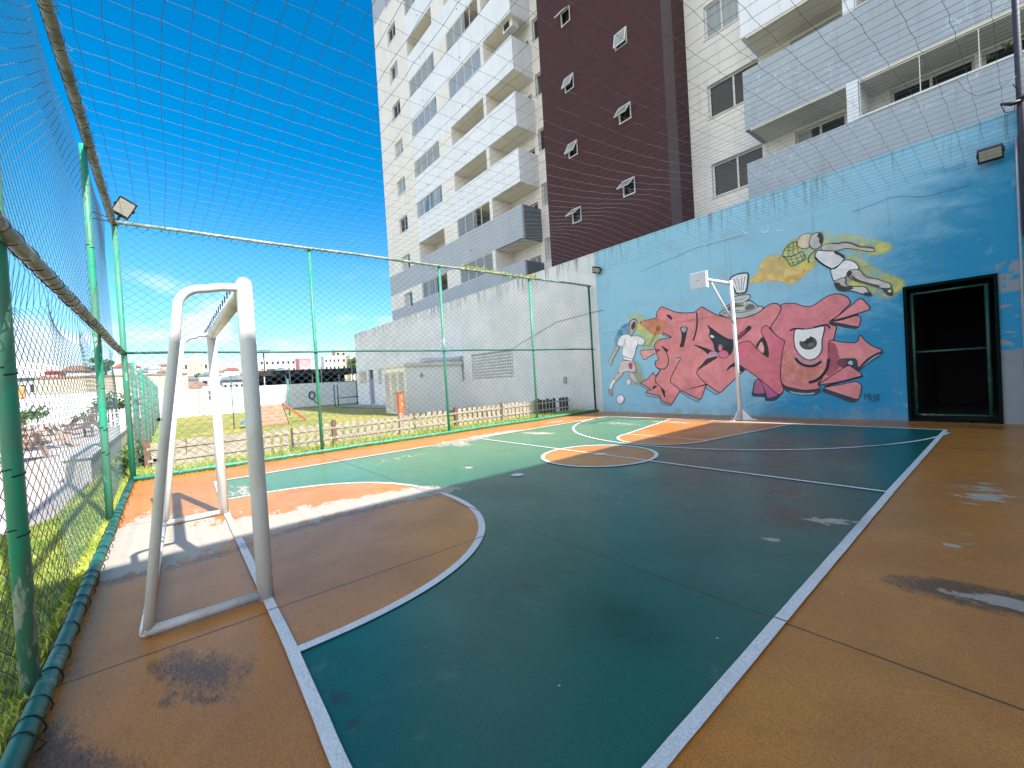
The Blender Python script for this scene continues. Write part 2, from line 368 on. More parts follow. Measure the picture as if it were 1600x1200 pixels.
# rain streaks running down from the top edge
tp = t.math('ADD', t.step(z, 4.55, 5.33), 0)
stn = t.noise(1, 6, .65, .1, st=(11, 1, .55))
sm_ = t.math('MULTIPLY', t.step(stn, .50, .66), tp)
sm_ = t.math('MULTIPLY', sm_, t.math('SUBTRACT', .95, t.math('MULTIPLY', isb, .35)))
col = t.mix(sm_, col, (.13, .15, .16))
foot = t.math('MULTIPLY', t.step(z, .35, .0), t.step(t.noise(1, 6, .7, st=(4, 1, 3)), .35, .7)); col = t.mix(t.math('MULTIPLY', foot, .5), col, (.28, .26, .22))
fin(t, col, .8, t.bump(t.math('ADD', t.noise(40, 6, .7), t.math('MULTIPLY', t.noise(3, 6), 1.5)), .25, .01)); M_wall = m

def facade(name, c, grey=None, crack=0):
    m, t = newmat(name); x, y, z = t.sep()
    n = t.noise(.6, 6, .6); col = t.mix(t.step(n, .3, .7), tuple(q*.92 for q in c), c)
    s_ = t.math('MULTIPLY', t.step(t.noise(1, 6, .65, st=(4, 4, .35)), .50, .70), .34)
    col = t.mix(s_, col, tuple(q*.62 for q in c))
    if crack:
        v = t.vor(1.9, 'DISTANCE_TO_EDGE', v=t.vmap((1, 1, 1)))
        dn = t.new('ShaderNodeVectorMath', operation='ADD')
        nz = t.new('ShaderNodeTexNoise'); t.put(nz.inputs['Vector'], t.pos()); nz.inputs['Scale'].default_value = 2.5; nz.inputs['Detail'].default_value = 6
        sc2 = t.new('ShaderNodeVectorMath', operation='SCALE'); t.put(sc2.inputs[0], nz.outputs['Color']); sc2.inputs[3].default_value = .55
        t.put(dn.inputs[0], t.pos()); t.put(dn.inputs[1], sc2.outputs[0])
        v = t.vor(1.9, 'DISTANCE_TO_EDGE', v=dn.outputs[0]); v2 = t.vor(4.6, 'DISTANCE_TO_EDGE', v=dn.outputs[0])
        msk = t.step(t.noise(.7, 4, .6, v=t.vmap((1, 1, 1), (4, 2, 1))), .42, .56)
        cr = t.math('MAXIMUM', t.step(v, .013, .005), t.math('MULTIPLY', t.step(v2, .022, .009), t.step(t.noise(1.6, 3), .5, .6)))
        col = t.mix(t.math('MULTIPLY', t.math('MULTIPLY', cr, msk), crack), col, tuple(min(1, q*1.9) for q in c))
    if grey:
        g = None
        for a, b in grey[1]:
            q = t.math('MULTIPLY', t.math('GREATER_THAN', z, a), t.math('LESS_THAN', z, b)); g = q if g is None else t.math('ADD', g, q)
        col = t.mix(g, col, grey[0])
    fin(t, col, .8, t.bump(t.noise(30, 5, .7), .1, .01)); return m
CRM = (.84, .81, .765); WHT = (.82, .85, .90); GRY = (.40, .45, .50)
M_cream = facade('cream_facade', CRM, (GRY, [(0, 7.45), (8.65, 10.25), (30.9, 34)]))
M_creamp = facade('plain_cream_facade', CRM); M_creamr = facade('pale_cream_facade', (.92, .90, .87))
M_band = facade('white_balcony_front', WHT); M_bandg = facade('grey_balcony_front', GRY, None, .42)
M_bandg2 = facade('blue_grey_balcony_front', (.42, .47, .53), None, .08)
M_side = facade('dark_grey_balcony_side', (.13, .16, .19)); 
M_plum = facade('plum_tower_wall', PLUM, None, .22); M_plum2 = facade('pale_plum_strip', (.115, .080, .088), None, .25)
M_soffit = simple('cream_soffit', (.82, .78, .68), .85, .1)
def glassmat(name, tint, rough=.06, curtain=None, spec=.35):
    m, t = newmat(name)
    col = tint
    if curtain:
        s_ = t.step(t.noise(1, 3, .5, st=(.9, .9, .12)), .45, .5)
        fold = t.noise(1, 2, .5, st=(14, 14, .1))
        col = t.mix(s_, tint, t.mix(fold, tuple(q*.6 for q in curtain), curtain))
    fin(t, col, rough, None, 0, spec); return m
M_gl = glassmat('dark_window_glass', (.035, .037, .037)); M_glc = glassmat('curtained_window_glass', (.06, .065, .07), .08, (.55, .57, .58))
M_glg = glassmat('greenish_glazing', (.26, .28, .27), .12, (.44, .45, .42)); M_glb = glassmat('bluish_window_glass', (.15, .20, .25), .1, (.42, .47, .52))
M_alu = simple('white_window_frame', (.72, .73, .72), .4, .08)
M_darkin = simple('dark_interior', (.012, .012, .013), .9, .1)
M_inner = simple('shaded_interior_wall', (.70, .64, .5), .85, .1)
# ================================================================== SETTING
g = MB(); g.face([(-1500, -1500, -.06), (400, -1500, -.06), (400, 1500, -.06), (-1500, 1500, -.06)])
tag(g.build('ground', M_lawn), kind='structure')
XC0, XC1, YC0, YC1 = -9.42, 4.0, -.53, 11.44
g = MB().box(-9.42, 4.0, -.53, 11.44, -.20, 0.0); tag(g.build('court_floor', M_orange), kind='structure')
def sheet(mb, pts, z): mb.face([(a, b, z) for a, b in pts])
CX = -4.5
def dcurve(n=40, a=2.06, b=2.07, e=2.3, off=0.0):
    pts = []
    for i in range(n+1):
        th = math.pi*i/n; c, s = math.cos(th), math.sin(th)
        pts.append((CX+(a+off)*math.copysign(abs(c)**(2/e), c), .43+(b+off)*abs(s)**(2/e)))
    return pts
XL, XR, YN, YF, YM = -8.05, -.92, .43, 10.15, 5.42
g = MB(); sheet(g, [(XL, .52), (-5.6, YN), (-2.5, YN), (-.83, .40), (-.865, 2.37), (-.915, 5.4), (-.948, 8.3), (-.97, YF+.05), (XL, YF)], .004)
tag(g.build('court_playing_area', M_green), kind='structure')
g = MB(); sheet(g, dcurve(), .008)
circ = [(CX+.90*math.cos(t_*math.pi/24), YM-.05+.90*math.sin(t_*math.pi/24)) for t_ in range(48)]; sheet(g, circ, .008)
KX = CX-.08
key = [(KX-.87, 7.45)]+[(KX-.87*math.cos(t_*math.pi/20), 7.45-.88*math.sin(t_*math.pi/20)) for t_ in range(1, 20)]+[(KX+.87, 7.45), (-3.25, YF), (-6.0, YF)]
sheet(g, key, .008)
tag(g.build('court_orange_zones', M_orange), kind='structure')
g = MB()
def ribbon(mb, pts, w_, z, closed=False):
    P = [Vector((a, b)) for a, b in pts]; n = len(P); L = []; Rr = []
    for i in range(n):
        a = P[i-1] if (i > 0 or closed) else P[i]; b = P[(i+1) % n] if (i < n-1 or closed) else P[i]
        d1 = (P[i]-a); d2 = (b-P[i])
        if d1.length < 1e-6: d1 = d2
        if d2.length < 1e-6: d2 = d1
        d1.normalize(); d2.normalize(); dd = (d1+d2)
        if dd.length < .2: dd = d1
        dd.normalize(); nn = Vector((-dd.y, dd.x)); sc_ = 1/max(.45, nn.dot(Vector((-d1.y, d1.x))))
        L.append(P[i]+nn*w_/2*sc_); Rr.append(P[i]-nn*w_/2*sc_)
    for i in range(n if closed else n-1):
        j = (i+1) % n; z(mb, [L[i], L[j], Rr[j], Rr[i]])
zl = lambda h: (lambda mb, q: mb.face([(p.x, p.y, h) for p in q][::-1]))
rj = random.Random(6)
def wob(P_, step_=.12, amp=.0008):
    out = []
    for (a, b), (c_, d_) in zip(P_, P_[1:]):
        n_ = max(1, int(math.hypot(c_-a, d_-b)/step_))
        for k in range(n_): u = k/n_; out.append((a+(c_-a)*u+rj.gauss(0, amp)*(k > 0), b+(d_-b)*u+rj.gauss(0, amp)*(k > 0)))
    return out+[P_[-1]]
ribbon(g, wob([(-.838, .375), (-.838, 1.2), (-.863, 2.37), (-.915, 5.4), (-.948, 8.3), (-.97, YF+.05)], .12, .0007), .058, zl(.013))
ribbon(g, wob([(-.865, .398), (-1.6, .404), (-2.5, YN), (-5.6, .45), (XL, .52)], .12, .0007), .056, zl(.0132))
ribbon(g, wob([(XL, .50), (XL, YF)], .15), .06, zl(.0134)); ribbon(g, wob([(XL-.03, YF), (-.95, YF+.05)], .15), .06, zl(.0136))
ribbon(g, wob([(XL+.03, YM), (-.945, YM-.02)], .12, .0007), .045, zl(.0125))
ribbon(g, [(CX+2.06, YN+.02)]+[p for p in dcurve(96) if p[1] > YN+.09]+[(CX-2.06, YN+.02)], .062, zl(.012))
ribbon(g, circ, .06, zl(.0135), True)
arc = [(CX+3.6*math.cos(math.pi+t_*math.pi/48), YF+3.68*math.sin(math.pi+t_*math.pi/48)) for t_ in range(1, 48)]
ribbon(g, arc, .05, zl(.0117))
ribbon(g, [(-6.0, YF-.04)]+key[:21]+[(-3.25, YF-.04)], .05, zl(.0123))
ribbon(g, [(KX-.84, 7.45), (KX+.84, 7.45)], .04, zl(.0115))
sheet(g, [(CX+.09*math.cos(t_*math.pi/10), 3.66+.09*math.sin(t_*math.pi/10)) for t_ in range(20)], .012)
sheet(g, [(CX+.10*math.cos(t_*math.pi/10), YM+.10*math.sin(t_*math.pi/10)) for t_ in range(20)], .0142)
tag(g.build('court_markings', M_line), kind='structure')
# verge turf, plaza
g = MB(); sheet(g, [(-10.75, -.0), (-9.42, -.0), (-9.42, 11.44), (-10.75, 11.44)], -.04); sheet(g, [(-38, -1.05), (-7.2, -1.05), (-6.85, -1.35), (-6.7, -1.6), (-6.6, -9), (4.2, -9), (4.2, -.53), (-9.42, -.53), (-9.42, .0), (-38, .0)], -.036)
tag(g.build('grass_verge', M_turf), kind='structure')
g = MB(); g.prism([(-37.7, -1.12), (-7.4, -1.12), (-6.98, -1.42), (-6.85, -1.8), (-6.8, -14), (-37.7, -14)], -.2, .0)
tag(g.build('plaza_paving', M_plaza), kind='structure')
g = MB(); sheet(g, [(-33, 9.6), (-22, 9.9), (-20.3, 11.44), (-34, 11.44)], -.03); tag(g.build('path', M_path), kind='structure')

# ------------------------------------------------------------------ blades of grass
def blades(mb, n, fn, h0, h1, seed):
    r = random.Random(seed)
    for _ in range(n):
        q = fn(r)
        if q is None: continue
        x, y, z = q; h = r.uniform(h0, h1); a = r.uniform(0, 6.28); wd = .004+h*.03; le = h*r.uniform(.2, .9); b = r.uniform(0, 6.28)
        dx, dy = math.cos(a)*wd, math.sin(a)*wd; lx, ly = math.cos(b)*le, math.sin(b)*le
        mb.face([(x-dx, y-dy, z), (x+dx, y+dy, z), (x+lx*.4+dx*.7, y+ly*.4+dy*.7, z+h*.6), (x+lx, y+ly, z+h), (x+lx*.4-dx*.7, y+ly*.4-dy*.7, z+h*.6)])
g = MB()
def near(r):
    x = -r.uniform(2.4**.5, 9.4**.5)**2; y0 = -.56
    ylim = -1.12 if x < -7.4 else (-1.12-(x+7.4)*.7 if x < -6.9 else -2.2)
    return (x, r.uniform(ylim, y0), -.036)
blades(g, 26000, near, .02, .075, 1)
blades(g, 2500, lambda r: (r.uniform(-9.4, -2.5), -.56-abs(r.gauss(0, .03)), -.036), .03, .09, 2)
blades(g, 9000, lambda r: (-9.5-abs(r.gauss(0, .45)) if r.random() < .5 else r.uniform(-10.7, -9.5), r.uniform(.0, 11.3), -.04), .05, .16, 3)
blades(g, 5000, lambda r: (r.uniform(-14, -9.5), r.uniform(-1.0, -.1), -.036), .04, .14, 4)
blades(g, 9000, lambda r: (-10.9-r.random()**1.5*22, r.uniform(-.3, 9), -.06), .02, .06, 5)
tag(g.build('grass', M_blade), kind='stuff')

# ------------------------------------------------------------------ mural wall
T = thing('perimeter_wall', 'long tall concrete wall with blue mural and dark gateway, bare grey beyond the fence', 'wall')
GX0, GX1, GZ = -1.60, -.36, 2.66
g = MB(); wallmesh(g, -32.9, 5, -.2, 5.33, 11.44, .28, [(GX0, GX1, -.2, GZ), (-19.93, -17.72, 1.32, 2.54), (-17.02, -13.9, 1.32, 2.54), (-32.36, -30.8, 1.49, 2.49), (-30.45, -29.55, .0, 2.48), (-28.79, -28.04, 1.34, 2.5)])
g.box(-32.9, 5, 11.72, 11.76, 2.70, 5.33); g.box(-32.9, 5, 11.43, 11.80, 5.33, 5.37)
g.box(-32.9, -32.7, 11.72, 15, -.2, 5.33); g.box(-32.9, GX0-.2, 11.72, 11.76, -.2, 2.7)
g.build('wall_body', M_wall, T)
# gateway: dark passage behind, steel leaf frame
g = MB(); 
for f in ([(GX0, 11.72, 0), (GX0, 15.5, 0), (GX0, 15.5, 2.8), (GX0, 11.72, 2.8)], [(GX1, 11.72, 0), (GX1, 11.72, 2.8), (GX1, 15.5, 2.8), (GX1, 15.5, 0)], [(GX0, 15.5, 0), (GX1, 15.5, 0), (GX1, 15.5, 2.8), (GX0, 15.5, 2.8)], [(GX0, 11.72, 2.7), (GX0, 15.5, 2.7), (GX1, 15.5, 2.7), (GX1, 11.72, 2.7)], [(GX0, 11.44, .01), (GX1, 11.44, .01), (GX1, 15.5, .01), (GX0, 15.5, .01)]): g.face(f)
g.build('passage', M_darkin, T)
g = MB(); e = .05
g.box(GX0, GX0+e, 11.40, 11.5, .0, GZ); g.box(GX1-e, GX1, 11.40, 11.5, 0, GZ); g.box(GX0+e, GX1-e, 11.40, 11.5, GZ-e, GZ); g.box(GX0+e, GX1-e, 11.42, 11.48, .0, .05)
fr = g.build('gate_frame', simple('near_black_green_frame', (.003, .010, .010), .9, .2, 3, 0, 0, .08), T)
g = MB(); a, b = GX0+.10, GX1-.10; yy = 11.47
g.tube([(a+.02, yy, .12), (a+.02, yy, 2.5)], .025); g.tube([(b-.04, yy, .12), (b-.04, yy, 2.5)], .03); g.tube([(a, yy, 2.5), (b, yy, 2.5)], .022); g.tube([(a, yy, .13), (b, yy, .13)], .02); g.tube([(a, yy, 1.36), (b, yy, 1.36)], .022)
g.build('gate_leaf', greenpaint('gate_green_paint', (.003, .04, .03), (.01, .07, .05), .45), T)
# perforated block screens in the bare part, louvres, door
def lattice(x0, x1, z0, z1, nx, nz):
    g = MB(); holes = []
    cw, ch = (x1-x0)/nx, (z1-z0)/nz
    for i in range(nx):
        for j in range(nz): holes.append((x0+cw*(i+.24), x0+cw*(i+.80), z0+ch*(j+.26), z0+ch*(j+.80)))
    wallmesh(g, x0, x1, z0, z1, 11.50, .1, holes)
    g.build('block_screen', simple('block_screen_paint', (.66, .67, .68), .85), T); box('screen_shadow', M_darkin, T, x0, x1, 11.66, 11.68, z0, z1)
lattice(-19.93, -17.72, 1.32, 2.54, 12, 9); lattice(-17.02, -13.9, 1.32, 2.54, 18, 9)
def louvre(par, x0, x1, z0, z1, y, n=12, nm='louvre_panel'):
    g = MB(); g.box(x0, x0+.05, y-.02, y+.03, z0, z1); g.box(x1-.05, x1, y-.02, y+.03, z0, z1); g.box(x0+.05, x1-.05, y-.02, y+.03, z1-.05, z1); g.box(x0+.05, x1-.05, y-.02, y+.03, z0, z0+.05)
    h = (z1-z0-.1)/n
    for i in range(n):
        z = z0+.05+h*i; g.face([(x0+.05, y-.045, z), (x1-.05, y-.045, z), (x1-.05, y+.015, z+h*.72), (x0+.05, y+.015, z+h*.72)])
        g.face([(x0+.05, y+.015, z+h*.72), (x1-.05, y+.015, z+h*.72), (x1-.05, y+.015, z+h), (x0+.05, y+.015, z+h)], 1)
    return g.build(nm, [simple('louvre_paint', (.84, .80, .70), .7), simple('louvre_gap', (.16, .15, .13), .9)], par)
louvre(T, -32.36, -30.8, 1.49, 2.49, 11.5); louvre(T, -28.79, -28.04, 1.34, 2.5, 11.5)
box('door_leaf', simple('blue_grey_door', (.20, .25, .32), .6), T, -30.43, -29.57, 11.56, 11.6, 0, 1.8); box('door_transom', M_gl, T, -30.43, -29.57, 11.57, 11.6, 1.84, 2.44)
# conduit and wires on the wall
g = MB(); g.tube([(-13.9, 11.42, 2.55), (-11.2, 11.42, 3.30), (-9.64, 11.42, 3.38), (-9.0, 11.42, 3.4)], .006, 5); g.build('wall_wire', M_black, T)
g = MB(); g.box(-11.0, -10.85, 11.40, 11.44, 1.0, 1.25); g.build('junction_box', simple('grey_plastic', (.35, .37, .4)), T)
MURAL=[('G','mural_footballer','glowblue',0,'-8.597,2.334 -8.398,2.635 -8.178,2.781 -7.974,2.783 -7.959,2.496 -8.238,2.412 -8.419,2.315 -8.571,2.183'),
('G','mural_footballer','glowyel',0,'-8.027,2.99 -7.854,3.078 -7.596,3.011 -7.45,2.795 -7.214,2.572 -7.028,2.629 -6.859,2.473 -6.96,2.27 -7.152,2.101 -7.311,2.007 -7.562,2.03 -7.642,2.29 -7.718,2.636 -7.898,2.915'),
('G','mural_footballer','glowtan',0,'-7.952,1.581 -7.79,1.514 -7.707,1.283 -7.596,0.997 -7.699,0.902 -7.929,0.908 -8.045,1.184'),
('G','mural_jumper','glowyel',0,'-2.872,4.156 -2.764,4.009 -2.636,3.927 -2.455,3.918 -2.197,3.789 -1.951,3.643 -1.747,3.502 -1.877,3.443 -2.008,3.446 -2.291,3.597 -2.552,3.735 -2.867,3.81 -2.899,3.98'),
('G','mural_jumper','glowyel',0,'-2.507,3.511 -2.298,3.413 -2.134,3.199 -1.925,3 -1.676,2.83 -1.603,2.711 -1.766,2.504 -1.876,2.545 -2.069,2.667 -2.234,2.787 -2.408,2.822 -2.531,2.891 -2.505,3.087 -2.344,3.117 -2.373,3.278'),
('G','mural_jumper','flame',0,'-4.473,3.363 -4.297,3.472 -4.185,3.588 -4.155,3.733 -4.021,3.864 -3.883,3.891 -3.73,3.826 -3.588,3.595 -3.443,3.488 -3.235,3.51 -3.055,3.512 -3.038,3.438 -3.16,3.374 -3.265,3.28 -3.394,3.176 -3.565,3.133 -3.69,3.24 -3.887,3.294 -4.162,3.315'),
('G','mural_jumper','glowyel',0,'-3.685,3.839 -3.568,4.027 -3.374,4.117 -3.18,3.849 -2.986,3.75 -3.015,3.526 -3.157,3.444 -3.403,3.454 -3.567,3.566 -3.647,3.707'),
('G','mural_jumper','flame2',0,'-3.657,3.49 -3.402,3.478 -3.24,3.392 -3.371,3.231 -3.542,3.172 -3.666,3.296'),
('F','mural_lettering','side2',0,'-7.059,2.97 -6.953,2.882 -6.634,2.59 -6.664,2.567 -6.817,2.681 -7.065,2.917'),
('C','mural_lettering','ink',0.012,'-7.059,2.97 -6.953,2.882 -6.634,2.59 -6.664,2.567 -6.817,2.681 -7.065,2.917'),
('F','mural_lettering','side2',0,'-6.865,2.38 -6.653,2.276 -6.563,2.357 -6.586,2.207 -6.913,2.324'),
('C','mural_lettering','ink',0.012,'-6.865,2.38 -6.653,2.276 -6.563,2.357 -6.586,2.207 -6.913,2.324'),
('F','mural_lettering','side2',0,'-7.736,0.937 -7.346,0.699 -7.38,0.658 -7.488,0.687 -7.773,0.876'),
('C','mural_lettering','ink',0.012,'-7.736,0.937 -7.346,0.699 -7.38,0.658 -7.488,0.687 -7.773,0.876'),
('F','mural_lettering','side2',0,'-7.587,0.638 -7.095,0.546 -7.077,0.451 -7.568,0.526'),
('C','mural_lettering','ink',0.012,'-7.587,0.638 -7.095,0.546 -7.077,0.451 -7.568,0.526'),
('F','mural_lettering','side2',0,'-7.096,0.532 -7.022,0.369 -6.714,0.264 -6.761,0.21 -7.074,0.295'),
('C','mural_lettering','ink',0.012,'-7.096,0.532 -7.022,0.369 -6.714,0.264 -6.761,0.21 -7.074,0.295'),
('F','mural_lettering','side2',0,'-6.421,0.691 -5.836,0.413 -5.943,0.342 -6.447,0.621'),
('C','mural_lettering','ink',0.012,'-6.421,0.691 -5.836,0.413 -5.943,0.342 -6.447,0.621'),
('F','mural_lettering','side2',0,'-5.665,0.851 -5.302,0.585 -5.407,0.529 -5.69,0.741'),
('C','mural_lettering','ink',0.012,'-5.665,0.851 -5.302,0.585 -5.407,0.529 -5.69,0.741'),
('F','mural_lettering','side',0,'-4.336,0.96 -4.439,0.891 -4.519,0.5 -4.201,0.475 -4.214,0.38 -3.975,0.381 -3.768,0.617 -3.917,0.735'),
('F','mural_lettering','purple',0,'-4.359,0.932 -4.417,0.89 -4.477,0.565 -4.19,0.563 -4.283,0.898'),
('C','mural_lettering','ink',0.01,'-4.359,0.932 -4.417,0.89 -4.477,0.565 -4.19,0.563 -4.283,0.898'),
('F','mural_lettering','purple',0,'-4.29,0.906 -4.208,0.872 -3.895,0.521 -4.153,0.433 -4.197,0.646'),
('C','mural_lettering','ink',0.01,'-4.29,0.906 -4.208,0.872 -3.895,0.521 -4.153,0.433 -4.197,0.646'),
('F','mural_lettering','side',0,'-3.841,0.815 -3.767,0.64 -3.64,0.559 -3.426,0.512 -3.199,0.511 -3.106,0.533 -3.03,0.608 -3.081,0.696 -3.416,0.747'),
('F','mural_lettering','side2',0,'-3.696,0.639 -3.559,0.592 -3.328,0.567 -3.14,0.588 -3.198,0.54 -3.425,0.535 -3.619,0.57'),
('F','mural_lettering','side',0,'-1.929,1.432 -1.952,1.357 -2.084,1.262 -2.255,1.124 -2.352,1.006 -2.441,1.146 -2.436,1.297 -2.349,1.313 -2.215,1.282 -2.08,1.377'),
('F','mural_lettering','side',0,'-2.841,2.158 -2.652,2.098 -2.307,1.976 -2.317,1.951 -2.381,1.925 -2.567,1.983 -2.789,2.079'),
('F','mural_lettering','side',0,'-3.033,0.688 -2.838,0.617 -2.382,0.437 -2.383,0.401 -2.493,0.343 -2.716,0.453 -3.027,0.597'),
('F','mural_lettering','pink',0,'-7.058,2.984 -6.885,3.171 -6.651,3.04 -6.404,2.914 -6.133,2.854 -5.871,2.826 -5.671,2.968 -5.491,2.815 -5.277,2.673 -5.001,2.559 -4.834,2.519 -4.578,2.497 -4.372,2.531 -4.169,2.63 -4.036,2.72 -3.93,2.748 -3.817,2.722 -3.74,2.606 -3.841,2.405 -4.019,2.175 -3.962,1.575 -4.325,1.175 -4.618,1.202 -4.851,0.999 -5.302,0.585 -5.652,0.838 -5.647,0.848 -5.836,0.401 -6.421,0.686 -6.714,0.264 -7.031,0.369 -7.081,0.532 -7.217,0.547 -7.571,0.633 -7.456,0.701 -7.346,0.699 -7.73,0.931 -7.466,1.049 -7.25,1.247 -7.227,1.123 -7.182,1.121 -7.019,1.298 -7.15,1.379 -7.198,1.505 -7.152,1.597 -7.055,1.604 -7.084,1.714 -7.164,1.898 -7.132,1.922 -7.202,2.024 -7.12,2.125 -6.979,2.205 -6.599,2.217 -6.654,2.268 -6.865,2.38 -7.225,2.409 -7.461,2.631 -7.659,2.796 -7.353,2.837 -7.029,2.858'),
('C','mural_lettering','ink',0.02,'-7.058,2.984 -6.885,3.171 -6.651,3.04 -6.404,2.914 -6.133,2.854 -5.871,2.826 -5.671,2.968 -5.491,2.815 -5.277,2.673 -5.001,2.559 -4.834,2.519 -4.578,2.497 -4.372,2.531 -4.169,2.63 -4.036,2.72 -3.93,2.748 -3.817,2.722 -3.74,2.606 -3.841,2.405 -4.019,2.175 -3.962,1.575 -4.325,1.175 -4.618,1.202 -4.851,0.999 -5.302,0.585 -5.652,0.838 -5.647,0.848 -5.836,0.401 -6.421,0.686 -6.714,0.264 -7.031,0.369 -7.081,0.532 -7.217,0.547 -7.571,0.633 -7.456,0.701 -7.346,0.699 -7.73,0.931 -7.466,1.049 -7.25,1.247 -7.227,1.123 -7.182,1.121 -7.019,1.298 -7.15,1.379 -7.198,1.505 -7.152,1.597 -7.055,1.604 -7.084,1.714 -7.164,1.898 -7.132,1.922 -7.202,2.024 -7.12,2.125 -6.979,2.205 -6.599,2.217 -6.654,2.268 -6.865,2.38 -7.225,2.409 -7.461,2.631 -7.659,2.796 -7.353,2.837 -7.029,2.858'),
('G','mural_lettering','orangepink',0,'-7.611,2.776 -7.323,2.819 -7.048,2.807 -6.732,2.642 -6.798,2.518 -6.923,2.4 -7.135,2.371 -7.253,2.44'),
('F','mural_lettering','lightpink',0,'-7.698,1.936 -7.379,1.93 -7.162,1.93 -6.968,1.902 -7.139,1.814 -7.572,1.626'),
('C','mural_lettering','ink',0.016,'-7.698,1.936 -7.379,1.93 -7.162,1.93 -6.968,1.902 -7.139,1.814 -7.572,1.626'),
('F','mural_lettering','red',0,'-7.178,1.926 -6.968,1.902 -7.139,1.806'),
('F','mural_lettering','pink2',0,'-3.74,2.606 -3.778,2.67 -3.675,2.704 -3.469,2.669 -3.319,2.577 -3.189,2.537 -3.096,2.561 -2.997,2.622 -2.904,2.684 -2.772,2.738 -2.663,2.74 -2.54,2.684 -2.464,2.604 -2.431,2.479 -2.515,2.417 -2.683,2.235 -2.841,2.158 -2.798,2.073 -2.687,2.036 -2.732,1.898 -2.762,1.734 -2.849,1.732 -2.86,1.553 -2.865,1.328 -2.902,1.105 -2.993,0.95 -3.106,0.77 -3.033,0.688 -3.179,0.645 -3.378,0.636 -3.575,0.687 -3.713,0.72 -3.821,0.802 -3.844,0.965 -3.834,1.195 -3.787,1.56 -3.723,1.76 -3.714,1.828 -3.863,1.935 -4.019,2.175 -3.841,2.405'),
('C','mural_lettering','ink',0.017,'-3.74,2.606 -3.778,2.67 -3.675,2.704 -3.469,2.669 -3.319,2.577 -3.189,2.537 -3.096,2.561 -2.997,2.622 -2.904,2.684 -2.772,2.738 -2.663,2.74 -2.54,2.684 -2.464,2.604 -2.431,2.479 -2.515,2.417 -2.683,2.235 -2.841,2.158 -2.798,2.073 -2.687,2.036 -2.732,1.898 -2.762,1.734 -2.849,1.732 -2.86,1.553 -2.865,1.328 -2.902,1.105 -2.993,0.95 -3.106,0.77 -3.033,0.688 -3.179,0.645 -3.378,0.636 -3.575,0.687 -3.713,0.72 -3.821,0.802 -3.844,0.965 -3.834,1.195 -3.787,1.56 -3.723,1.76 -3.714,1.828 -3.863,1.935 -4.019,2.175 -3.841,2.405'),
('G','mural_lettering','salmon',0,'-3.785,0.916 -3.793,1.193 -3.726,1.555 -3.599,1.499 -3.493,1.221 -3.249,1.096 -3.057,1.151 -2.94,1.059 -3.075,0.848 -3.415,0.769'),
('F','mural_lettering','pink',0,'-2.849,1.732 -2.793,1.737 -2.668,1.691 -2.492,1.651 -2.349,1.636 -2.304,1.825 -2.234,1.678 -2.107,1.538 -1.929,1.432 -2.08,1.367 -2.224,1.261 -2.344,1.097 -2.425,1.123 -2.519,1.172 -2.786,0.987 -3.077,0.77 -2.993,0.95 -2.902,1.105 -2.865,1.328 -2.864,1.553'),
('C','mural_lettering','ink',0.016,'-2.849,1.732 -2.793,1.737 -2.668,1.691 -2.492,1.651 -2.349,1.636 -2.304,1.825 -2.234,1.678 -2.107,1.538 -1.929,1.432 -2.08,1.367 -2.224,1.261 -2.344,1.097 -2.425,1.123 -2.519,1.172 -2.786,0.987 -3.077,0.77 -2.993,0.95 -2.902,1.105 -2.865,1.328 -2.864,1.553'),
('G','mural_lettering','pinkdark',0,'-2.841,1.697 -2.761,1.633 -2.714,1.429 -2.702,1.272 -2.708,1.117 -2.918,0.947 -2.871,1.193 -2.856,1.463'),
('F','mural_lettering','side',0,'-2.72,1.184 -2.721,1.262 -2.664,1.32 -2.557,1.324 -2.37,1.31 -2.358,1.076 -2.425,1.123 -2.513,1.178 -2.564,1.142 -2.636,1.113'),
('F','mural_lettering','maroon',0,'-2.713,1.173 -2.703,1.261 -2.629,1.305 -2.567,1.296 -2.554,1.174 -2.636,1.124'),
('F','mural_lettering','paleblue',0,'-2.543,1.228 -2.462,1.278 -2.444,1.167 -2.513,1.183'),
('F','mural_lettering','side2',0,'-1.951,1.377 -2.083,1.293 -2.253,1.156 -2.333,1.064 -2.218,1.207 -2.082,1.335'),
('F','mural_lettering','pink',0,'-2.814,2.154 -2.683,2.235 -2.259,2.584 -2.095,2.316 -2.314,2.255 -2.649,2.17'),
('C','mural_lettering','ink',0.017,'-2.814,2.154 -2.683,2.235 -2.259,2.584 -2.095,2.316 -2.314,2.255 -2.649,2.17'),
('S','mural_lettering','ink',0.035,'-2.795,2.162 -2.649,2.17 -2.488,2.206 -2.314,2.245'),
('F','mural_lettering','pink',0,'-2.823,2.144 -2.614,2.152 -2.349,2.218 -2.269,2.174 -2.308,1.969 -2.392,1.991 -2.652,2.091'),
('C','mural_lettering','ink',0.014,'-2.823,2.144 -2.614,2.152 -2.349,2.218 -2.269,2.174 -2.308,1.969 -2.392,1.991 -2.652,2.091'),
('F','mural_lettering','pink2',0,'-3.097,0.759 -2.786,0.987 -2.518,1.183 -2.278,0.943 -2.4,0.883 -2.794,0.796 -2.982,0.767'),
('C','mural_lettering','ink',0.016,'-3.097,0.759 -2.786,0.987 -2.518,1.183 -2.278,0.943 -2.4,0.883 -2.794,0.796 -2.982,0.767'),
('S','mural_lettering','ink',0.035,'-2.965,0.717 -2.795,0.778 -2.505,0.854 -2.287,0.926'),
('F','mural_lettering','pink',0,'-3.013,0.688 -2.705,0.749 -2.402,0.818 -2.311,0.739 -2.344,0.535 -2.383,0.416 -2.624,0.515 -2.838,0.606'),
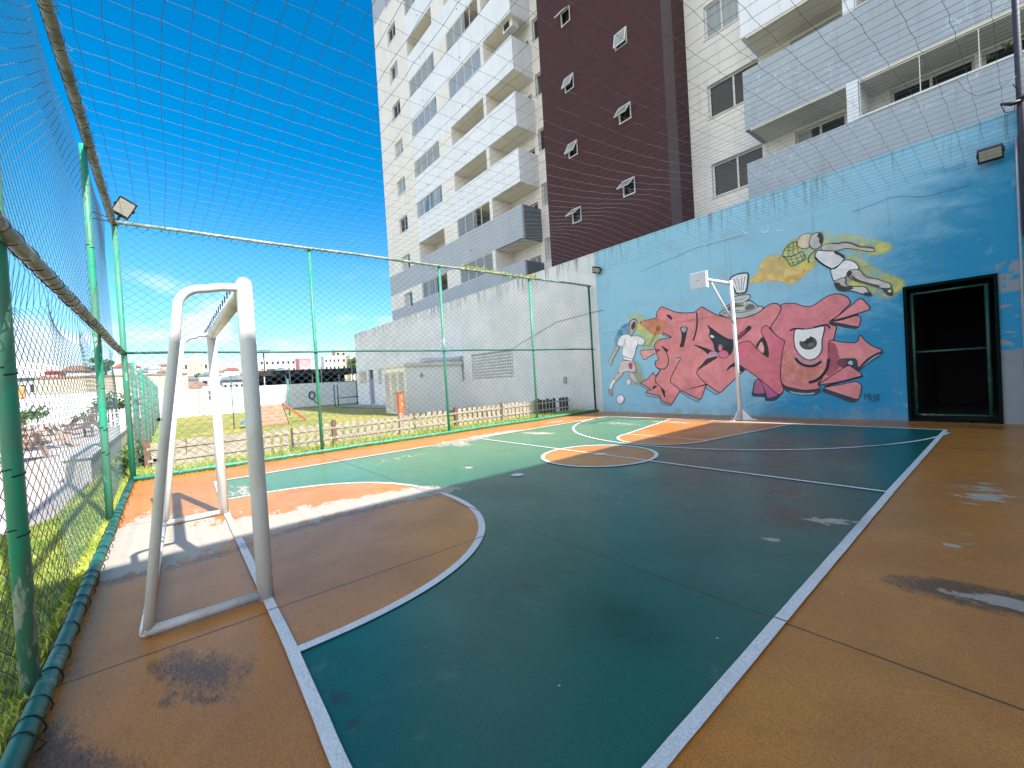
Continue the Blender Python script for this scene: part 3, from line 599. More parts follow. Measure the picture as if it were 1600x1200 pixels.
('C','mural_lettering','ink',0.014,'-3.013,0.688 -2.705,0.749 -2.402,0.818 -2.311,0.739 -2.344,0.535 -2.383,0.416 -2.624,0.515 -2.838,0.606'),
('F','mural_lettering','pinkV',0,'-4.1,2.262 -4,2.126 -3.863,1.935 -3.708,1.822 -3.723,1.76 -3.777,1.559 -3.834,1.195 -3.844,0.965 -3.827,0.803 -3.774,0.629 -3.895,0.521 -4.086,0.715 -4.336,0.96 -4.629,1.203 -4.844,1.371 -4.839,1.71 -4.724,1.885 -4.492,1.909 -4.366,1.728 -4.219,1.561 -4.078,1.439 -4.076,1.631 -4.11,1.822 -4.177,1.994 -4.231,2.147'),
('C','mural_lettering','ink',0.015,'-4.1,2.262 -4,2.126 -3.863,1.935 -3.708,1.822 -3.723,1.76 -3.777,1.559 -3.834,1.195 -3.844,0.965 -3.827,0.803 -3.774,0.629 -3.895,0.521 -4.086,0.715 -4.336,0.96 -4.629,1.203 -4.844,1.371 -4.839,1.71 -4.724,1.885 -4.492,1.909 -4.366,1.728 -4.219,1.561 -4.078,1.439 -4.076,1.631 -4.11,1.822 -4.177,1.994 -4.231,2.147'),
('F','mural_lettering','dark',0,'-4.177,1.994 -4.11,1.822 -4.076,1.631 -4.083,1.444 -4.22,1.554 -4.37,1.741 -4.293,1.865'),
('F','mural_lettering','lightpink',0,'-4.215,1.88 -4.16,1.674 -4.194,1.547 -4.323,1.689 -4.298,1.746'),
('S','mural_lettering','ink',0.035,'-5.819,2.823 -5.815,2.567 -5.861,2.298 -5.966,2.058'),
('F','mural_lettering','dark',0,'-6.332,2.484 -6.096,2.467 -6.172,2.182 -6.255,1.908 -6.378,1.915 -6.299,2.093 -6.281,2.272'),
('C','mural_lettering','ink',0.01,'-6.332,2.484 -6.096,2.467 -6.172,2.182 -6.255,1.908 -6.378,1.915 -6.299,2.093 -6.281,2.272'),
('F','mural_lettering','side2',0,'-6.305,2.468 -6.116,2.456 -6.178,2.311 -6.266,2.334'),
('F','mural_lettering','dark',0,'-6.751,2.915 -6.577,2.844 -6.556,2.71 -6.651,2.789'),
('C','mural_lettering','ink',0.008,'-6.751,2.915 -6.577,2.844 -6.556,2.71 -6.651,2.789'),
('F','mural_lettering','dark',0,'-6.923,2.006 -6.721,1.859 -6.782,1.811 -6.865,1.885'),
('C','mural_lettering','ink',0.008,'-6.923,2.006 -6.721,1.859 -6.782,1.811 -6.865,1.885'),
('S','mural_lettering','ink',0.022,'-6.923,1.998 -6.783,1.798 -6.73,1.608 -6.761,1.424 -6.87,1.323 -7.018,1.317 -7.15,1.379 -7.195,1.504'),
('S','mural_lettering','ink',0.018,'-6.495,1.591 -6.465,1.615 -6.34,1.616 -6.462,1.432 -6.76,0.957 -6.609,0.847 -6.421,0.686'),
('F','mural_lettering','paleblue',0,'-6.474,1.602 -6.346,1.606 -6.429,1.521 -6.484,1.538'),
('S','mural_lettering','ink',0.018,'-7.02,1.29 -7.257,0.987 -7.079,0.818 -6.91,0.653'),
('F','mural_lettering','dark',0,'-7.05,0.79 -6.907,0.693 -6.907,0.451 -6.962,0.518'),
('F','mural_lettering','dark',0,'-7.298,0.836 -7.133,0.819 -7.331,0.699'),
('F','mural_lettering','dark',0,'-5.985,1.954 -5.818,1.913 -5.546,1.793 -5.333,1.665 -5.555,1.622 -5.649,1.741 -5.846,1.87'),
('F','mural_lettering','dark',0,'-5.552,2.463 -5.427,2.343 -5.196,2.136 -5.029,2.016 -4.897,1.977 -4.688,2.126 -4.484,2.3 -4.41,2.213 -4.599,2.067 -4.853,1.898 -4.926,1.656 -5.003,1.562 -5.17,1.676 -5.297,1.656 -5.383,1.715 -5.399,1.902 -5.445,2.01 -5.525,2.122 -5.476,2.259'),
('F','mural_lettering','pinkdark',0,'-4.712,2.129 -4.591,2.212 -4.525,2.167 -4.791,1.965 -4.837,1.983'),
('F','mural_lettering','side',0,'-5.4,2.134 -5.224,2.088 -5.033,1.941 -4.961,1.909 -5.115,1.773 -5.287,1.84 -5.381,2.003'),
('F','mural_lettering','shirt',0,'-5.476,2.168 -5.367,2.13 -5.388,2.06 -5.484,2.104'),
('F','mural_lettering','mauve',0,'-5.612,1.583 -5.499,1.73 -5.271,1.659 -5.252,1.556 -5.509,1.536'),
('F','mural_lettering','dark',0,'-5.928,1.246 -5.758,1.369 -5.615,1.531 -5.313,1.586 -5.328,1.546 -5.651,1.363'),
('F','mural_lettering','nose',0,'-5.015,1.608 -5.024,1.575 -5.045,1.547 -5.076,1.525 -5.115,1.513 -5.159,1.511 -5.201,1.519 -5.24,1.537 -5.27,1.564 -5.288,1.596 -5.293,1.63 -5.285,1.664 -5.263,1.692 -5.23,1.714 -5.191,1.726 -5.147,1.728 -5.105,1.719 -5.067,1.7 -5.038,1.673 -5.02,1.642'),
('C','mural_lettering','ink',0.014,'-5.015,1.608 -5.024,1.575 -5.045,1.547 -5.076,1.525 -5.115,1.513 -5.159,1.511 -5.201,1.519 -5.24,1.537 -5.27,1.564 -5.288,1.596 -5.293,1.63 -5.285,1.664 -5.263,1.692 -5.23,1.714 -5.191,1.726 -5.147,1.728 -5.105,1.719 -5.067,1.7 -5.038,1.673 -5.02,1.642'),
('F','mural_lettering','nose',0,'-5.167,1.79 -5.171,1.761 -5.181,1.735 -5.195,1.715 -5.213,1.702 -5.231,1.699 -5.25,1.706 -5.266,1.721 -5.278,1.743 -5.285,1.771 -5.287,1.801 -5.282,1.831 -5.272,1.857 -5.258,1.877 -5.24,1.889 -5.221,1.892 -5.203,1.885 -5.187,1.87 -5.175,1.848 -5.168,1.82'),
('C','mural_lettering','ink',0.01,'-5.167,1.79 -5.171,1.761 -5.181,1.735 -5.195,1.715 -5.213,1.702 -5.231,1.699 -5.25,1.706 -5.266,1.721 -5.278,1.743 -5.285,1.771 -5.287,1.801 -5.282,1.831 -5.272,1.857 -5.258,1.877 -5.24,1.889 -5.221,1.892 -5.203,1.885 -5.187,1.87 -5.175,1.848 -5.168,1.82'),
('S','mural_lettering','ink',0.018,'-5.315,1.548 -5.902,1.231 -5.908,1.111 -5.652,0.838'),
('F','mural_lettering','dark',0,'-5.128,1.146 -5.041,1.288 -4.879,1.391 -4.844,1.371 -4.629,1.203 -4.739,1.11 -4.826,1.251 -4.944,1.282'),
('F','mural_lettering','white',0,'-3.494,2.079 -3.319,2.042 -3.121,2.047 -2.906,2.081 -2.935,1.922 -2.98,1.746 -2.982,1.564 -3.031,1.431 -3.151,1.33 -3.289,1.335 -3.424,1.462 -3.509,1.635 -3.527,1.85'),
('C','mural_lettering','ink',0.018,'-3.494,2.079 -3.319,2.042 -3.121,2.047 -2.906,2.081 -2.935,1.922 -2.98,1.746 -2.982,1.564 -3.031,1.431 -3.151,1.33 -3.289,1.335 -3.424,1.462 -3.509,1.635 -3.527,1.85'),
('F','mural_lettering','iris',0,'-3.07,1.705 -3.08,1.658 -3.106,1.617 -3.145,1.586 -3.193,1.568 -3.247,1.565 -3.301,1.577 -3.349,1.604 -3.386,1.643 -3.41,1.689 -3.416,1.74 -3.406,1.788 -3.378,1.829 -3.338,1.86 -3.288,1.877 -3.234,1.879 -3.181,1.865 -3.134,1.838 -3.098,1.799 -3.076,1.753'),
('F','mural_lettering','dark',0,'-3.148,1.768 -3.154,1.743 -3.17,1.721 -3.193,1.705 -3.222,1.696 -3.254,1.695 -3.285,1.703 -3.314,1.717 -3.336,1.738 -3.349,1.763 -3.353,1.789 -3.347,1.815 -3.332,1.837 -3.308,1.853 -3.278,1.861 -3.247,1.862 -3.215,1.854 -3.187,1.839 -3.166,1.818 -3.152,1.794'),
('F','mural_lettering','iris2',0,'-3.127,1.669 -3.131,1.654 -3.139,1.64 -3.153,1.631 -3.169,1.625 -3.188,1.624 -3.206,1.628 -3.222,1.637 -3.234,1.649 -3.242,1.664 -3.244,1.68 -3.241,1.696 -3.232,1.709 -3.218,1.719 -3.202,1.725 -3.183,1.725 -3.165,1.721 -3.149,1.712 -3.137,1.7 -3.129,1.685'),
('F','mural_lettering','white',0,'-3.41,1.791 -3.326,1.88 -3.216,1.891 -3.198,1.838 -3.268,1.822 -3.29,1.778 -3.361,1.767'),
('S','mural_lettering','mauve',0.05,'-3.486,1.444 -3.41,1.32 -3.292,1.254 -3.134,1.255 -3.031,1.34'),
('S','mural_lettering','ink',0.045,'-3.513,1.398 -3.432,1.274 -3.295,1.191 -3.137,1.186 -3.008,1.288'),
('S','mural_lettering','ink',0.05,'-2.869,1.328 -2.901,1.127 -2.973,0.995 -3.102,0.862 -3.271,0.814'),
('S','mural_lettering','ink',0.03,'-3.121,2.059 -2.909,2.095 -2.845,2.073 -2.82,1.998'),
('S','mural_lettering','ink',0.03,'-3.604,2.047 -3.494,2.089 -3.304,2.045'),
('F','mural_spray_cap','grey',0,'-5.226,2.69 -5.122,2.758 -5.072,2.775 -5.027,2.851 -4.837,2.935 -4.619,2.897 -4.436,2.913 -4.35,2.834 -4.253,2.714 -4.179,2.726 -4.132,2.663 -4.215,2.59 -4.41,2.525 -4.639,2.494 -4.843,2.511 -5.049,2.579'),
('C','mural_spray_cap','ink',0.016,'-5.226,2.69 -5.122,2.758 -5.072,2.775 -5.027,2.851 -4.837,2.935 -4.619,2.897 -4.436,2.913 -4.35,2.834 -4.253,2.714 -4.179,2.726 -4.132,2.663 -4.215,2.59 -4.41,2.525 -4.639,2.494 -4.843,2.511 -5.049,2.579'),
('F','mural_spray_cap','greydark',0,'-4.855,2.897 -4.607,2.83 -4.565,2.758 -4.63,2.688 -4.849,2.69 -5.008,2.748 -4.97,2.842'),
('F','mural_spray_cap','cream',0,'-4.796,2.797 -4.564,2.782 -4.614,2.685 -4.816,2.726'),
('F','mural_spray_cap','greydark',0,'-4.532,2.801 -4.395,2.826 -4.297,2.714 -4.432,2.672 -4.569,2.678'),
('S','mural_spray_cap','ink',0.012,'-5.109,2.697 -4.851,2.657 -4.632,2.639 -4.434,2.648 -4.253,2.714'),
('F','mural_spray_cap','greylight',0,'-4.839,3.051 -4.767,3.07 -4.611,3.074 -4.459,3.064 -4.409,3.004 -4.449,2.947 -4.543,2.9 -4.621,2.865 -4.854,2.913'),
('C','mural_spray_cap','ink',0.014,'-4.839,3.051 -4.767,3.07 -4.611,3.074 -4.459,3.064 -4.409,3.004 -4.449,2.947 -4.543,2.9 -4.621,2.865 -4.854,2.913'),
('S','mural_spray_cap','ink',0.008,'-4.819,2.981 -4.679,2.956 -4.554,2.982'),
('F','mural_spray_cap','cream',0,'-4.524,2.848 -4.526,2.836 -4.532,2.827 -4.54,2.82 -4.551,2.816 -4.562,2.816 -4.573,2.82 -4.583,2.827 -4.591,2.837 -4.595,2.848 -4.597,2.861 -4.594,2.872 -4.589,2.882 -4.58,2.889 -4.57,2.893 -4.558,2.893 -4.547,2.889 -4.537,2.882 -4.53,2.872 -4.525,2.86'),
('C','mural_spray_cap','ink',0.006,'-4.524,2.848 -4.526,2.836 -4.532,2.827 -4.54,2.82 -4.551,2.816 -4.562,2.816 -4.573,2.82 -4.583,2.827 -4.591,2.837 -4.595,2.848 -4.597,2.861 -4.594,2.872 -4.589,2.882 -4.58,2.889 -4.57,2.893 -4.558,2.893 -4.547,2.889 -4.537,2.882 -4.53,2.872 -4.525,2.86'),
('F','mural_spray_cap','greylight',0,'-4.709,3.125 -4.608,3.122 -4.595,3.079 -4.703,3.088'),
('C','mural_spray_cap','ink',0.008,'-4.709,3.125 -4.608,3.122 -4.595,3.079 -4.703,3.088'),
('F','mural_spray_cap','shirt',0,'-4.902,3.55 -4.771,3.611 -4.615,3.625 -4.436,3.592 -4.467,3.351 -4.517,3.12 -4.639,3.128 -4.749,3.124 -4.817,3.326'),
('C','mural_spray_cap','ink',0.028,'-4.902,3.55 -4.771,3.611 -4.615,3.625 -4.436,3.592 -4.467,3.351 -4.517,3.12 -4.639,3.128 -4.749,3.124 -4.817,3.326'),
('S','mural_spray_cap','greydark',0.012,'-4.792,3.517 -4.752,3.378 -4.711,3.239'),
('S','mural_spray_cap','greydark',0.012,'-4.713,3.517 -4.674,3.362 -4.667,3.198'),
('S','mural_spray_cap','greydark',0.012,'-4.605,3.509 -4.613,3.349 -4.628,3.19'),
('S','mural_spray_cap','greydark',0.012,'-4.511,3.537 -4.558,3.37 -4.582,3.197'),
('F','mural_jumper','orangegrey',0,'-3.368,4.02 -3.321,4.149 -3.226,4.199 -3.106,4.187 -3.064,4.133 -3.103,4.015 -3.14,3.862 -3.241,3.866 -3.33,3.926'),
('C','mural_jumper','ink',0.01,'-3.368,4.02 -3.321,4.149 -3.226,4.199 -3.106,4.187 -3.064,4.133 -3.103,4.015 -3.14,3.862 -3.241,3.866 -3.33,3.926'),
('F','mural_jumper','skin',0,'-3.088,4.128 -2.969,4.166 -2.884,4.113 -2.863,3.993 -2.894,3.864 -2.984,3.785 -3.091,3.837 -3.136,3.955 -3.107,4.063'),
('C','mural_jumper','ink',0.014,'-3.088,4.128 -2.969,4.166 -2.884,4.113 -2.863,3.993 -2.894,3.864 -2.984,3.785 -3.091,3.837 -3.136,3.955 -3.107,4.063'),
('F','mural_jumper','inksoft',0,'-2.94,4.142 -2.875,4.099 -2.864,3.97 -2.903,3.866 -2.949,3.937 -2.926,4.011 -2.982,4.073'),
('F','mural_jumper','skin',0,'-2.915,3.823 -2.788,3.868 -2.641,3.811 -2.495,3.815 -2.372,3.758 -2.237,3.643 -2.119,3.611 -2.004,3.541 -1.99,3.467 -2.122,3.511 -2.291,3.597 -2.464,3.673 -2.61,3.661 -2.74,3.666 -2.89,3.725'),
('C','mural_jumper','ink',0.01,'-2.915,3.823 -2.788,3.868 -2.641,3.811 -2.495,3.815 -2.372,3.758 -2.237,3.643 -2.119,3.611 -2.004,3.541 -1.99,3.467 -2.122,3.511 -2.291,3.597 -2.464,3.673 -2.61,3.661 -2.74,3.666 -2.89,3.725'),
('S','mural_jumper','brown',0.028,'-2.714,3.841 -2.604,3.805 -2.495,3.808 -2.372,3.751 -2.237,3.633 -2.119,3.6 -2.012,3.543'),
('S','mural_jumper','ink',0.014,'-3.153,3.537 -3.169,3.635 -3.106,3.712 -3.004,3.778'),
('F','mural_jumper','shirt',0,'-2.985,3.773 -2.871,3.724 -2.647,3.655 -2.498,3.508 -2.519,3.425 -2.605,3.334 -2.736,3.282 -2.81,3.338 -2.957,3.511 -3.046,3.615'),
('C','mural_jumper','ink',0.018,'-2.985,3.773 -2.871,3.724 -2.647,3.655 -2.498,3.508 -2.519,3.425 -2.605,3.334 -2.736,3.282 -2.81,3.338 -2.957,3.511 -3.046,3.615'),
('F','mural_jumper','inksoft',0,'-2.684,3.665 -2.593,3.623 -2.498,3.508 -2.527,3.46 -2.596,3.556 -2.668,3.598'),
('S','mural_jumper','ink',0.03,'-3.03,3.623 -2.957,3.5 -2.846,3.381 -2.754,3.302'),
('F','mural_jumper','shirt',0,'-2.764,3.288 -2.662,3.28 -2.586,3.352 -2.5,3.438 -2.369,3.383 -2.285,3.274 -2.258,3.169 -2.376,3.195 -2.466,3.171 -2.479,3.059 -2.598,3.04 -2.71,3.008 -2.742,3.14'),
('C','mural_jumper','ink',0.014,'-2.764,3.288 -2.662,3.28 -2.586,3.352 -2.5,3.438 -2.369,3.383 -2.285,3.274 -2.258,3.169 -2.376,3.195 -2.466,3.171 -2.479,3.059 -2.598,3.04 -2.71,3.008 -2.742,3.14'),
('F','mural_jumper','skin',0,'-2.466,3.171 -2.376,3.195 -2.255,3.169 -2.167,2.986 -1.978,2.906 -1.866,2.825 -1.78,2.779 -1.76,2.67 -1.903,2.695 -2.065,2.791 -2.299,2.92 -2.453,3.048'),
('C','mural_jumper','ink',0.014,'-2.466,3.171 -2.376,3.195 -2.255,3.169 -2.167,2.986 -1.978,2.906 -1.866,2.825 -1.78,2.779 -1.76,2.67 -1.903,2.695 -2.065,2.791 -2.299,2.92 -2.453,3.048'),
('S','mural_jumper','brown',0.035,'-2.399,3.063 -2.298,2.942 -2.097,2.824 -1.95,2.751'),
('F','mural_jumper','inksoft',0,'-2.466,3.171 -2.377,3.173 -2.399,3.063 -2.461,3.066'),
('F','mural_jumper','inksoft',0,'-1.911,2.696 -1.825,2.641 -1.752,2.679 -1.747,2.594 -1.765,2.521 -1.828,2.547 -1.881,2.631'),
('C','mural_jumper','ink',0.008,'-1.911,2.696 -1.825,2.641 -1.752,2.679 -1.747,2.594 -1.765,2.521 -1.828,2.547 -1.881,2.631'),
('F','mural_jumper','greylight',0,'-1.833,2.643 -1.769,2.651 -1.77,2.599 -1.818,2.598'),
('F','mural_jumper','skin',0,'-2.71,3.008 -2.579,3.058 -2.488,3.05 -2.513,2.888 -2.355,2.826 -2.174,2.796 -2.128,2.679 -2.075,2.6 -2.114,2.575 -2.239,2.652 -2.41,2.756 -2.608,2.776 -2.678,2.876'),
('C','mural_jumper','ink',0.014,'-2.71,3.008 -2.579,3.058 -2.488,3.05 -2.513,2.888 -2.355,2.826 -2.174,2.796 -2.128,2.679 -2.075,2.6 -2.114,2.575 -2.239,2.652 -2.41,2.756 -2.608,2.776 -2.678,2.876'),
('F','mural_jumper','inksoft',0,'-2.702,2.983 -2.618,2.977 -2.567,2.876 -2.389,2.84 -2.365,2.78 -2.518,2.759 -2.617,2.785 -2.678,2.876'),
('F','mural_jumper','inksoft',0,'-2.239,2.661 -2.136,2.68 -2.075,2.6 -2.114,2.575'),
('S','mural_jumper','ink',0.01,'-3.675,3.825 -3.637,3.949 -3.525,4.052 -3.375,4.093 -3.368,4.02'),
('S','mural_jumper','ink',0.012,'-3.675,3.825 -3.559,3.753 -3.389,3.774 -3.272,3.839 -3.208,3.668 -3.231,3.615 -3.377,3.556 -3.526,3.532 -3.566,3.687 -3.675,3.825'),
('S','mural_jumper','ink',0.007,'-3.637,3.949 -3.531,3.896 -3.341,3.929'),
('S','mural_jumper','ink',0.007,'-3.58,4.006 -3.465,3.963 -3.359,3.981'),
('S','mural_jumper','ink',0.007,'-3.525,4.052 -3.559,3.758'),
('S','mural_jumper','ink',0.007,'-3.439,4.076 -3.452,3.767'),
('S','mural_jumper','ink',0.007,'-3.376,4.082 -3.347,3.787'),
('S','mural_jumper','ink',0.007,'-3.561,3.698 -3.393,3.68 -3.226,3.72'),
('S','mural_jumper','ink',0.007,'-3.533,3.606 -3.375,3.615 -3.22,3.636'),
('S','mural_jumper','ink',0.007,'-3.495,3.754 -3.462,3.541'),
('S','mural_jumper','ink',0.007,'-3.41,3.768 -3.346,3.565'),
('S','mural_jumper','ink',0.007,'-3.325,3.805 -3.252,3.608'),
('F','mural_footballer','headbrown',0,'-8.024,2.79 -7.972,2.902 -7.863,2.938 -7.751,2.888 -7.708,2.789 -7.766,2.656 -7.847,2.567 -7.911,2.461 -7.964,2.411 -8.044,2.491 -8.018,2.617'),
('C','mural_footballer','ink',0.01,'-8.024,2.79 -7.972,2.902 -7.863,2.938 -7.751,2.888 -7.708,2.789 -7.766,2.656 -7.847,2.567 -7.911,2.461 -7.964,2.411 -8.044,2.491 -8.018,2.617'),
('S','mural_footballer','ink',0.02,'-8.009,2.759 -7.973,2.891 -7.856,2.937 -7.735,2.88'),
('F','mural_footballer','inksoft',0,'-7.962,2.696 -7.887,2.828 -7.769,2.854 -7.779,2.7 -7.903,2.574'),
('F','mural_footballer','shirt',0,'-8.339,2.467 -8.19,2.5 -8.028,2.475 -7.966,2.388 -7.831,2.41 -7.669,2.377 -7.454,2.242 -7.559,2.08 -7.75,2.132 -7.808,1.997 -7.907,1.749 -7.961,1.696 -8.33,1.81 -8.336,1.986 -8.277,2.091 -8.543,2.181 -8.453,2.348'),
('C','mural_footballer','ink',0.01,'-8.339,2.467 -8.19,2.5 -8.028,2.475 -7.966,2.388 -7.831,2.41 -7.669,2.377 -7.454,2.242 -7.559,2.08 -7.75,2.132 -7.808,1.997 -7.907,1.749 -7.961,1.696 -8.33,1.81 -8.336,1.986 -8.277,2.091 -8.543,2.181 -8.453,2.348'),
('S','mural_footballer','ink',0.012,'-8.2,2.35 -8.225,2.179 -8.329,2.087'),
('S','mural_footballer','ink',0.012,'-7.709,2.269 -7.751,2.118 -7.825,1.998'),
('F','mural_footballer','skin',0,'-8.536,2.171 -8.434,2.106 -8.571,1.917 -8.71,1.75 -8.754,1.648 -8.836,1.524 -8.902,1.643 -8.799,1.786 -8.701,1.987'),
('C','mural_footballer','ink',0.01,'-8.536,2.171 -8.434,2.106 -8.571,1.917 -8.71,1.75 -8.754,1.648 -8.836,1.524 -8.902,1.643 -8.799,1.786 -8.701,1.987'),
('F','mural_footballer','shirt',0,'-8.331,1.795 -7.944,1.695 -7.966,1.616 -8.32,1.707'),
('C','mural_footballer','ink',0.01,'-8.331,1.795 -7.944,1.695 -7.966,1.616 -8.32,1.707'),
('F','mural_footballer','shorts',0,'-8.374,1.682 -7.95,1.615 -7.896,1.52 -7.855,1.285 -8.039,1.279 -8.138,1.327 -8.491,1.256 -8.547,1.383 -8.453,1.555'),
('C','mural_footballer','ink',0.009,'-8.374,1.682 -7.95,1.615 -7.896,1.52 -7.855,1.285 -8.039,1.279 -8.138,1.327 -8.491,1.256 -8.547,1.383 -8.453,1.555'),
('G','mural_footballer','red',0,'-8.122,1.563 -8.002,1.584 -7.957,1.496 -8.034,1.356 -8.098,1.417'),
('F','mural_footballer','skin',0,'-8.544,1.265 -8.296,1.283 -8.501,1.115 -8.652,1.016 -8.757,1.065 -8.64,1.18'),
('C','mural_footballer','ink',0.006,'-8.544,1.265 -8.296,1.283 -8.501,1.115 -8.652,1.016 -8.757,1.065 -8.64,1.18'),
('F','mural_footballer','shirt',0,'-8.755,1.094 -8.633,1.016 -8.789,0.871 -8.816,0.751 -8.934,0.768 -8.884,0.948'),
('C','mural_footballer','ink',0.008,'-8.755,1.094 -8.633,1.016 -8.789,0.871 -8.816,0.751 -8.934,0.768 -8.884,0.948'),
('F','mural_footballer','skinb',0,'-8.934,0.768 -8.816,0.751 -8.807,0.615 -8.851,0.519 -8.939,0.586 -8.975,0.708'),
('C','mural_footballer','ink',0.008,'-8.934,0.768 -8.816,0.751 -8.807,0.615 -8.851,0.519 -8.939,0.586 -8.975,0.708'),
('F','mural_footballer','skin',0,'-8.108,1.268 -7.94,1.252 -7.867,1.092 -7.794,0.947 -7.995,0.924 -8.089,1.042'),
('F','mural_footballer','shirt',0,'-8.227,1.018 -8.12,1.086 -8.06,0.955 -8.135,0.856 -8.252,0.902'),
('C','mural_footballer','ink',0.008,'-8.227,1.018 -8.12,1.086 -8.06,0.955 -8.135,0.856 -8.252,0.902'),
('S','mural_footballer','ink',0.012,'-8.143,1.246 -8.055,1.041 -7.894,0.936'),
('S','mural_footballer','brown',0.01,'-7.527,2.083 -7.341,2.037 -7.238,2.192 -7.105,2.368 -7.065,2.525 -7.046,2.59'),
('S','mural_footballer','inksoft',0.008,'-7.062,2.471 -7.03,2.597'),
('S','mural_footballer','inksoft',0.008,'-7.023,2.466 -6.986,2.583'),
('S','mural_footballer','inksoft',0.008,'-6.995,2.436 -6.937,2.563'),
('F','mural_footballer','shirt',0,'-8.361,0.421 -8.371,0.374 -8.396,0.333 -8.431,0.299 -8.475,0.277 -8.523,0.269 -8.57,0.276 -8.612,0.297 -8.644,0.331 -8.663,0.373 -8.667,0.42 -8.656,0.467 -8.631,0.51 -8.595,0.543 -8.55,0.564 -8.503,0.571 -8.456,0.564 -8.415,0.542 -8.384,0.509 -8.365,0.467'),
('C','mural_footballer','ink',0.014,'-8.361,0.421 -8.371,0.374 -8.396,0.333 -8.431,0.299 -8.475,0.277 -8.523,0.269 -8.57,0.276 -8.612,0.297 -8.644,0.331 -8.663,0.373 -8.667,0.42 -8.656,0.467 -8.631,0.51 -8.595,0.543 -8.55,0.564 -8.503,0.571 -8.456,0.564 -8.415,0.542 -8.384,0.509 -8.365,0.467'),
('S','mural_footballer','greydark',0.006,'-8.642,0.361 -8.518,0.341 -8.393,0.362'),
('S','mural_signature','sign',0.018,'-2.272,0.416 -2.267,0.556'),
('S','mural_signature','sign',0.018,'-2.267,0.556 -2.228,0.47 -2.192,0.566'),
('S','mural_signature','sign',0.018,'-2.192,0.566 -2.201,0.406'),
('S','mural_signature','sign',0.018,'-2.169,0.512 -2.167,0.416'),
('S','mural_signature','sign',0.018,'-2.094,0.533 -2.128,0.512 -2.113,0.459 -2.09,0.427 -2.124,0.385 -2.156,0.406'),
('S','mural_signature','sign',0.018,'-2.029,0.533 -2.07,0.522 -2.074,0.417 -2.025,0.427'),
('S','mural_signature','sign',0.018,'-2.072,0.474 -2.034,0.48'),
('S','mural_scribble','white',0.012,'-4.556,4.725 -4.471,4.603 -4.394,4.563'),
('S','mural_scribble','white',0.012,'-4.076,4.554 -4.088,4.511 -4.026,4.462 -3.95,4.515 -3.906,4.555'),
('S','mural_scribble','white',0.012,'-3.766,4.448 -3.697,4.404 -3.615,4.435'),
('S','mural_scribble','white',0.012,'-4.005,4.463 -3.92,4.483'),
('S','mural_scribble','white',0.012,'-6.012,4.493 -5.981,4.445 -5.925,4.457'),
('S','mural_scribble','white',0.012,'-5.515,4.62 -5.485,4.591 -5.507,4.572'),
('S','mural_scribble','sign',0.006,'-7.499,4.314 -7.033,4.392 -6.654,4.454 -6.265,4.479 -5.808,4.571 -5.434,4.572 -5.017,4.555 -4.519,4.557'),
('S','mural_scribble','sign',0.006,'-2.341,4.391 -1.935,4.442 -1.639,4.486 -1.221,4.296 -0.91,4.316 -0.628,4.29'),
('S','mural_scribble','sign',0.004,'-9.059,2.61 -8.398,2.635 -8.188,2.638'),
('S','mural_scribble','sign',0.004,'-6.42,2.626 -5.96,2.625 -5.576,2.632 -5.305,2.653'),
]
# ---- the mural: each figure its own paint layer
MC = dict(ink=(.012, .010, .030), inksoft=(.05, .048, .055), side=(.030, .055, .085), side2=(.30, .43, .50), pink=(.76, .27, .29), pink2=(.73, .235, .28), pinkV=(.70, .175, .25), pinkdark=(.42, .09, .15), salmon=(.84, .36, .30),
  purple=(.42, .13, .27), lightpink=(.84, .40, .38), orangepink=(.74, .30, .16), red=(.55, .05, .09), dark=(.028, .030, .036), maroon=(.20, .05, .08), paleblue=(.40, .60, .70), white=(.84, .86, .85), iris=(.075, .085, .08), iris2=(.16, .18, .17),
  mauve=(.52, .33, .42), nose=(.72, .20, .32), shirt=(.84, .83, .88), grey=(.50, .53, .54), greylight=(.62, .65, .67), greydark=(.13, .15, .16), cream=(.70, .64, .46), skin=(.56, .53, .50), skinb=(.42, .28, .30), brown=(.13, .07, .07), orangegrey=(.68, .56, .40),
  headbrown=(.56, .38, .36), shorts=(.66, .60, .62), glowyel=(.80, .74, .16), glowtan=(.52, .48, .24), glowblue=(.07, .25, .42), flame=(.92, .56, .07), flame2=(.88, .55, .16), sign=(.03, .10, .20))
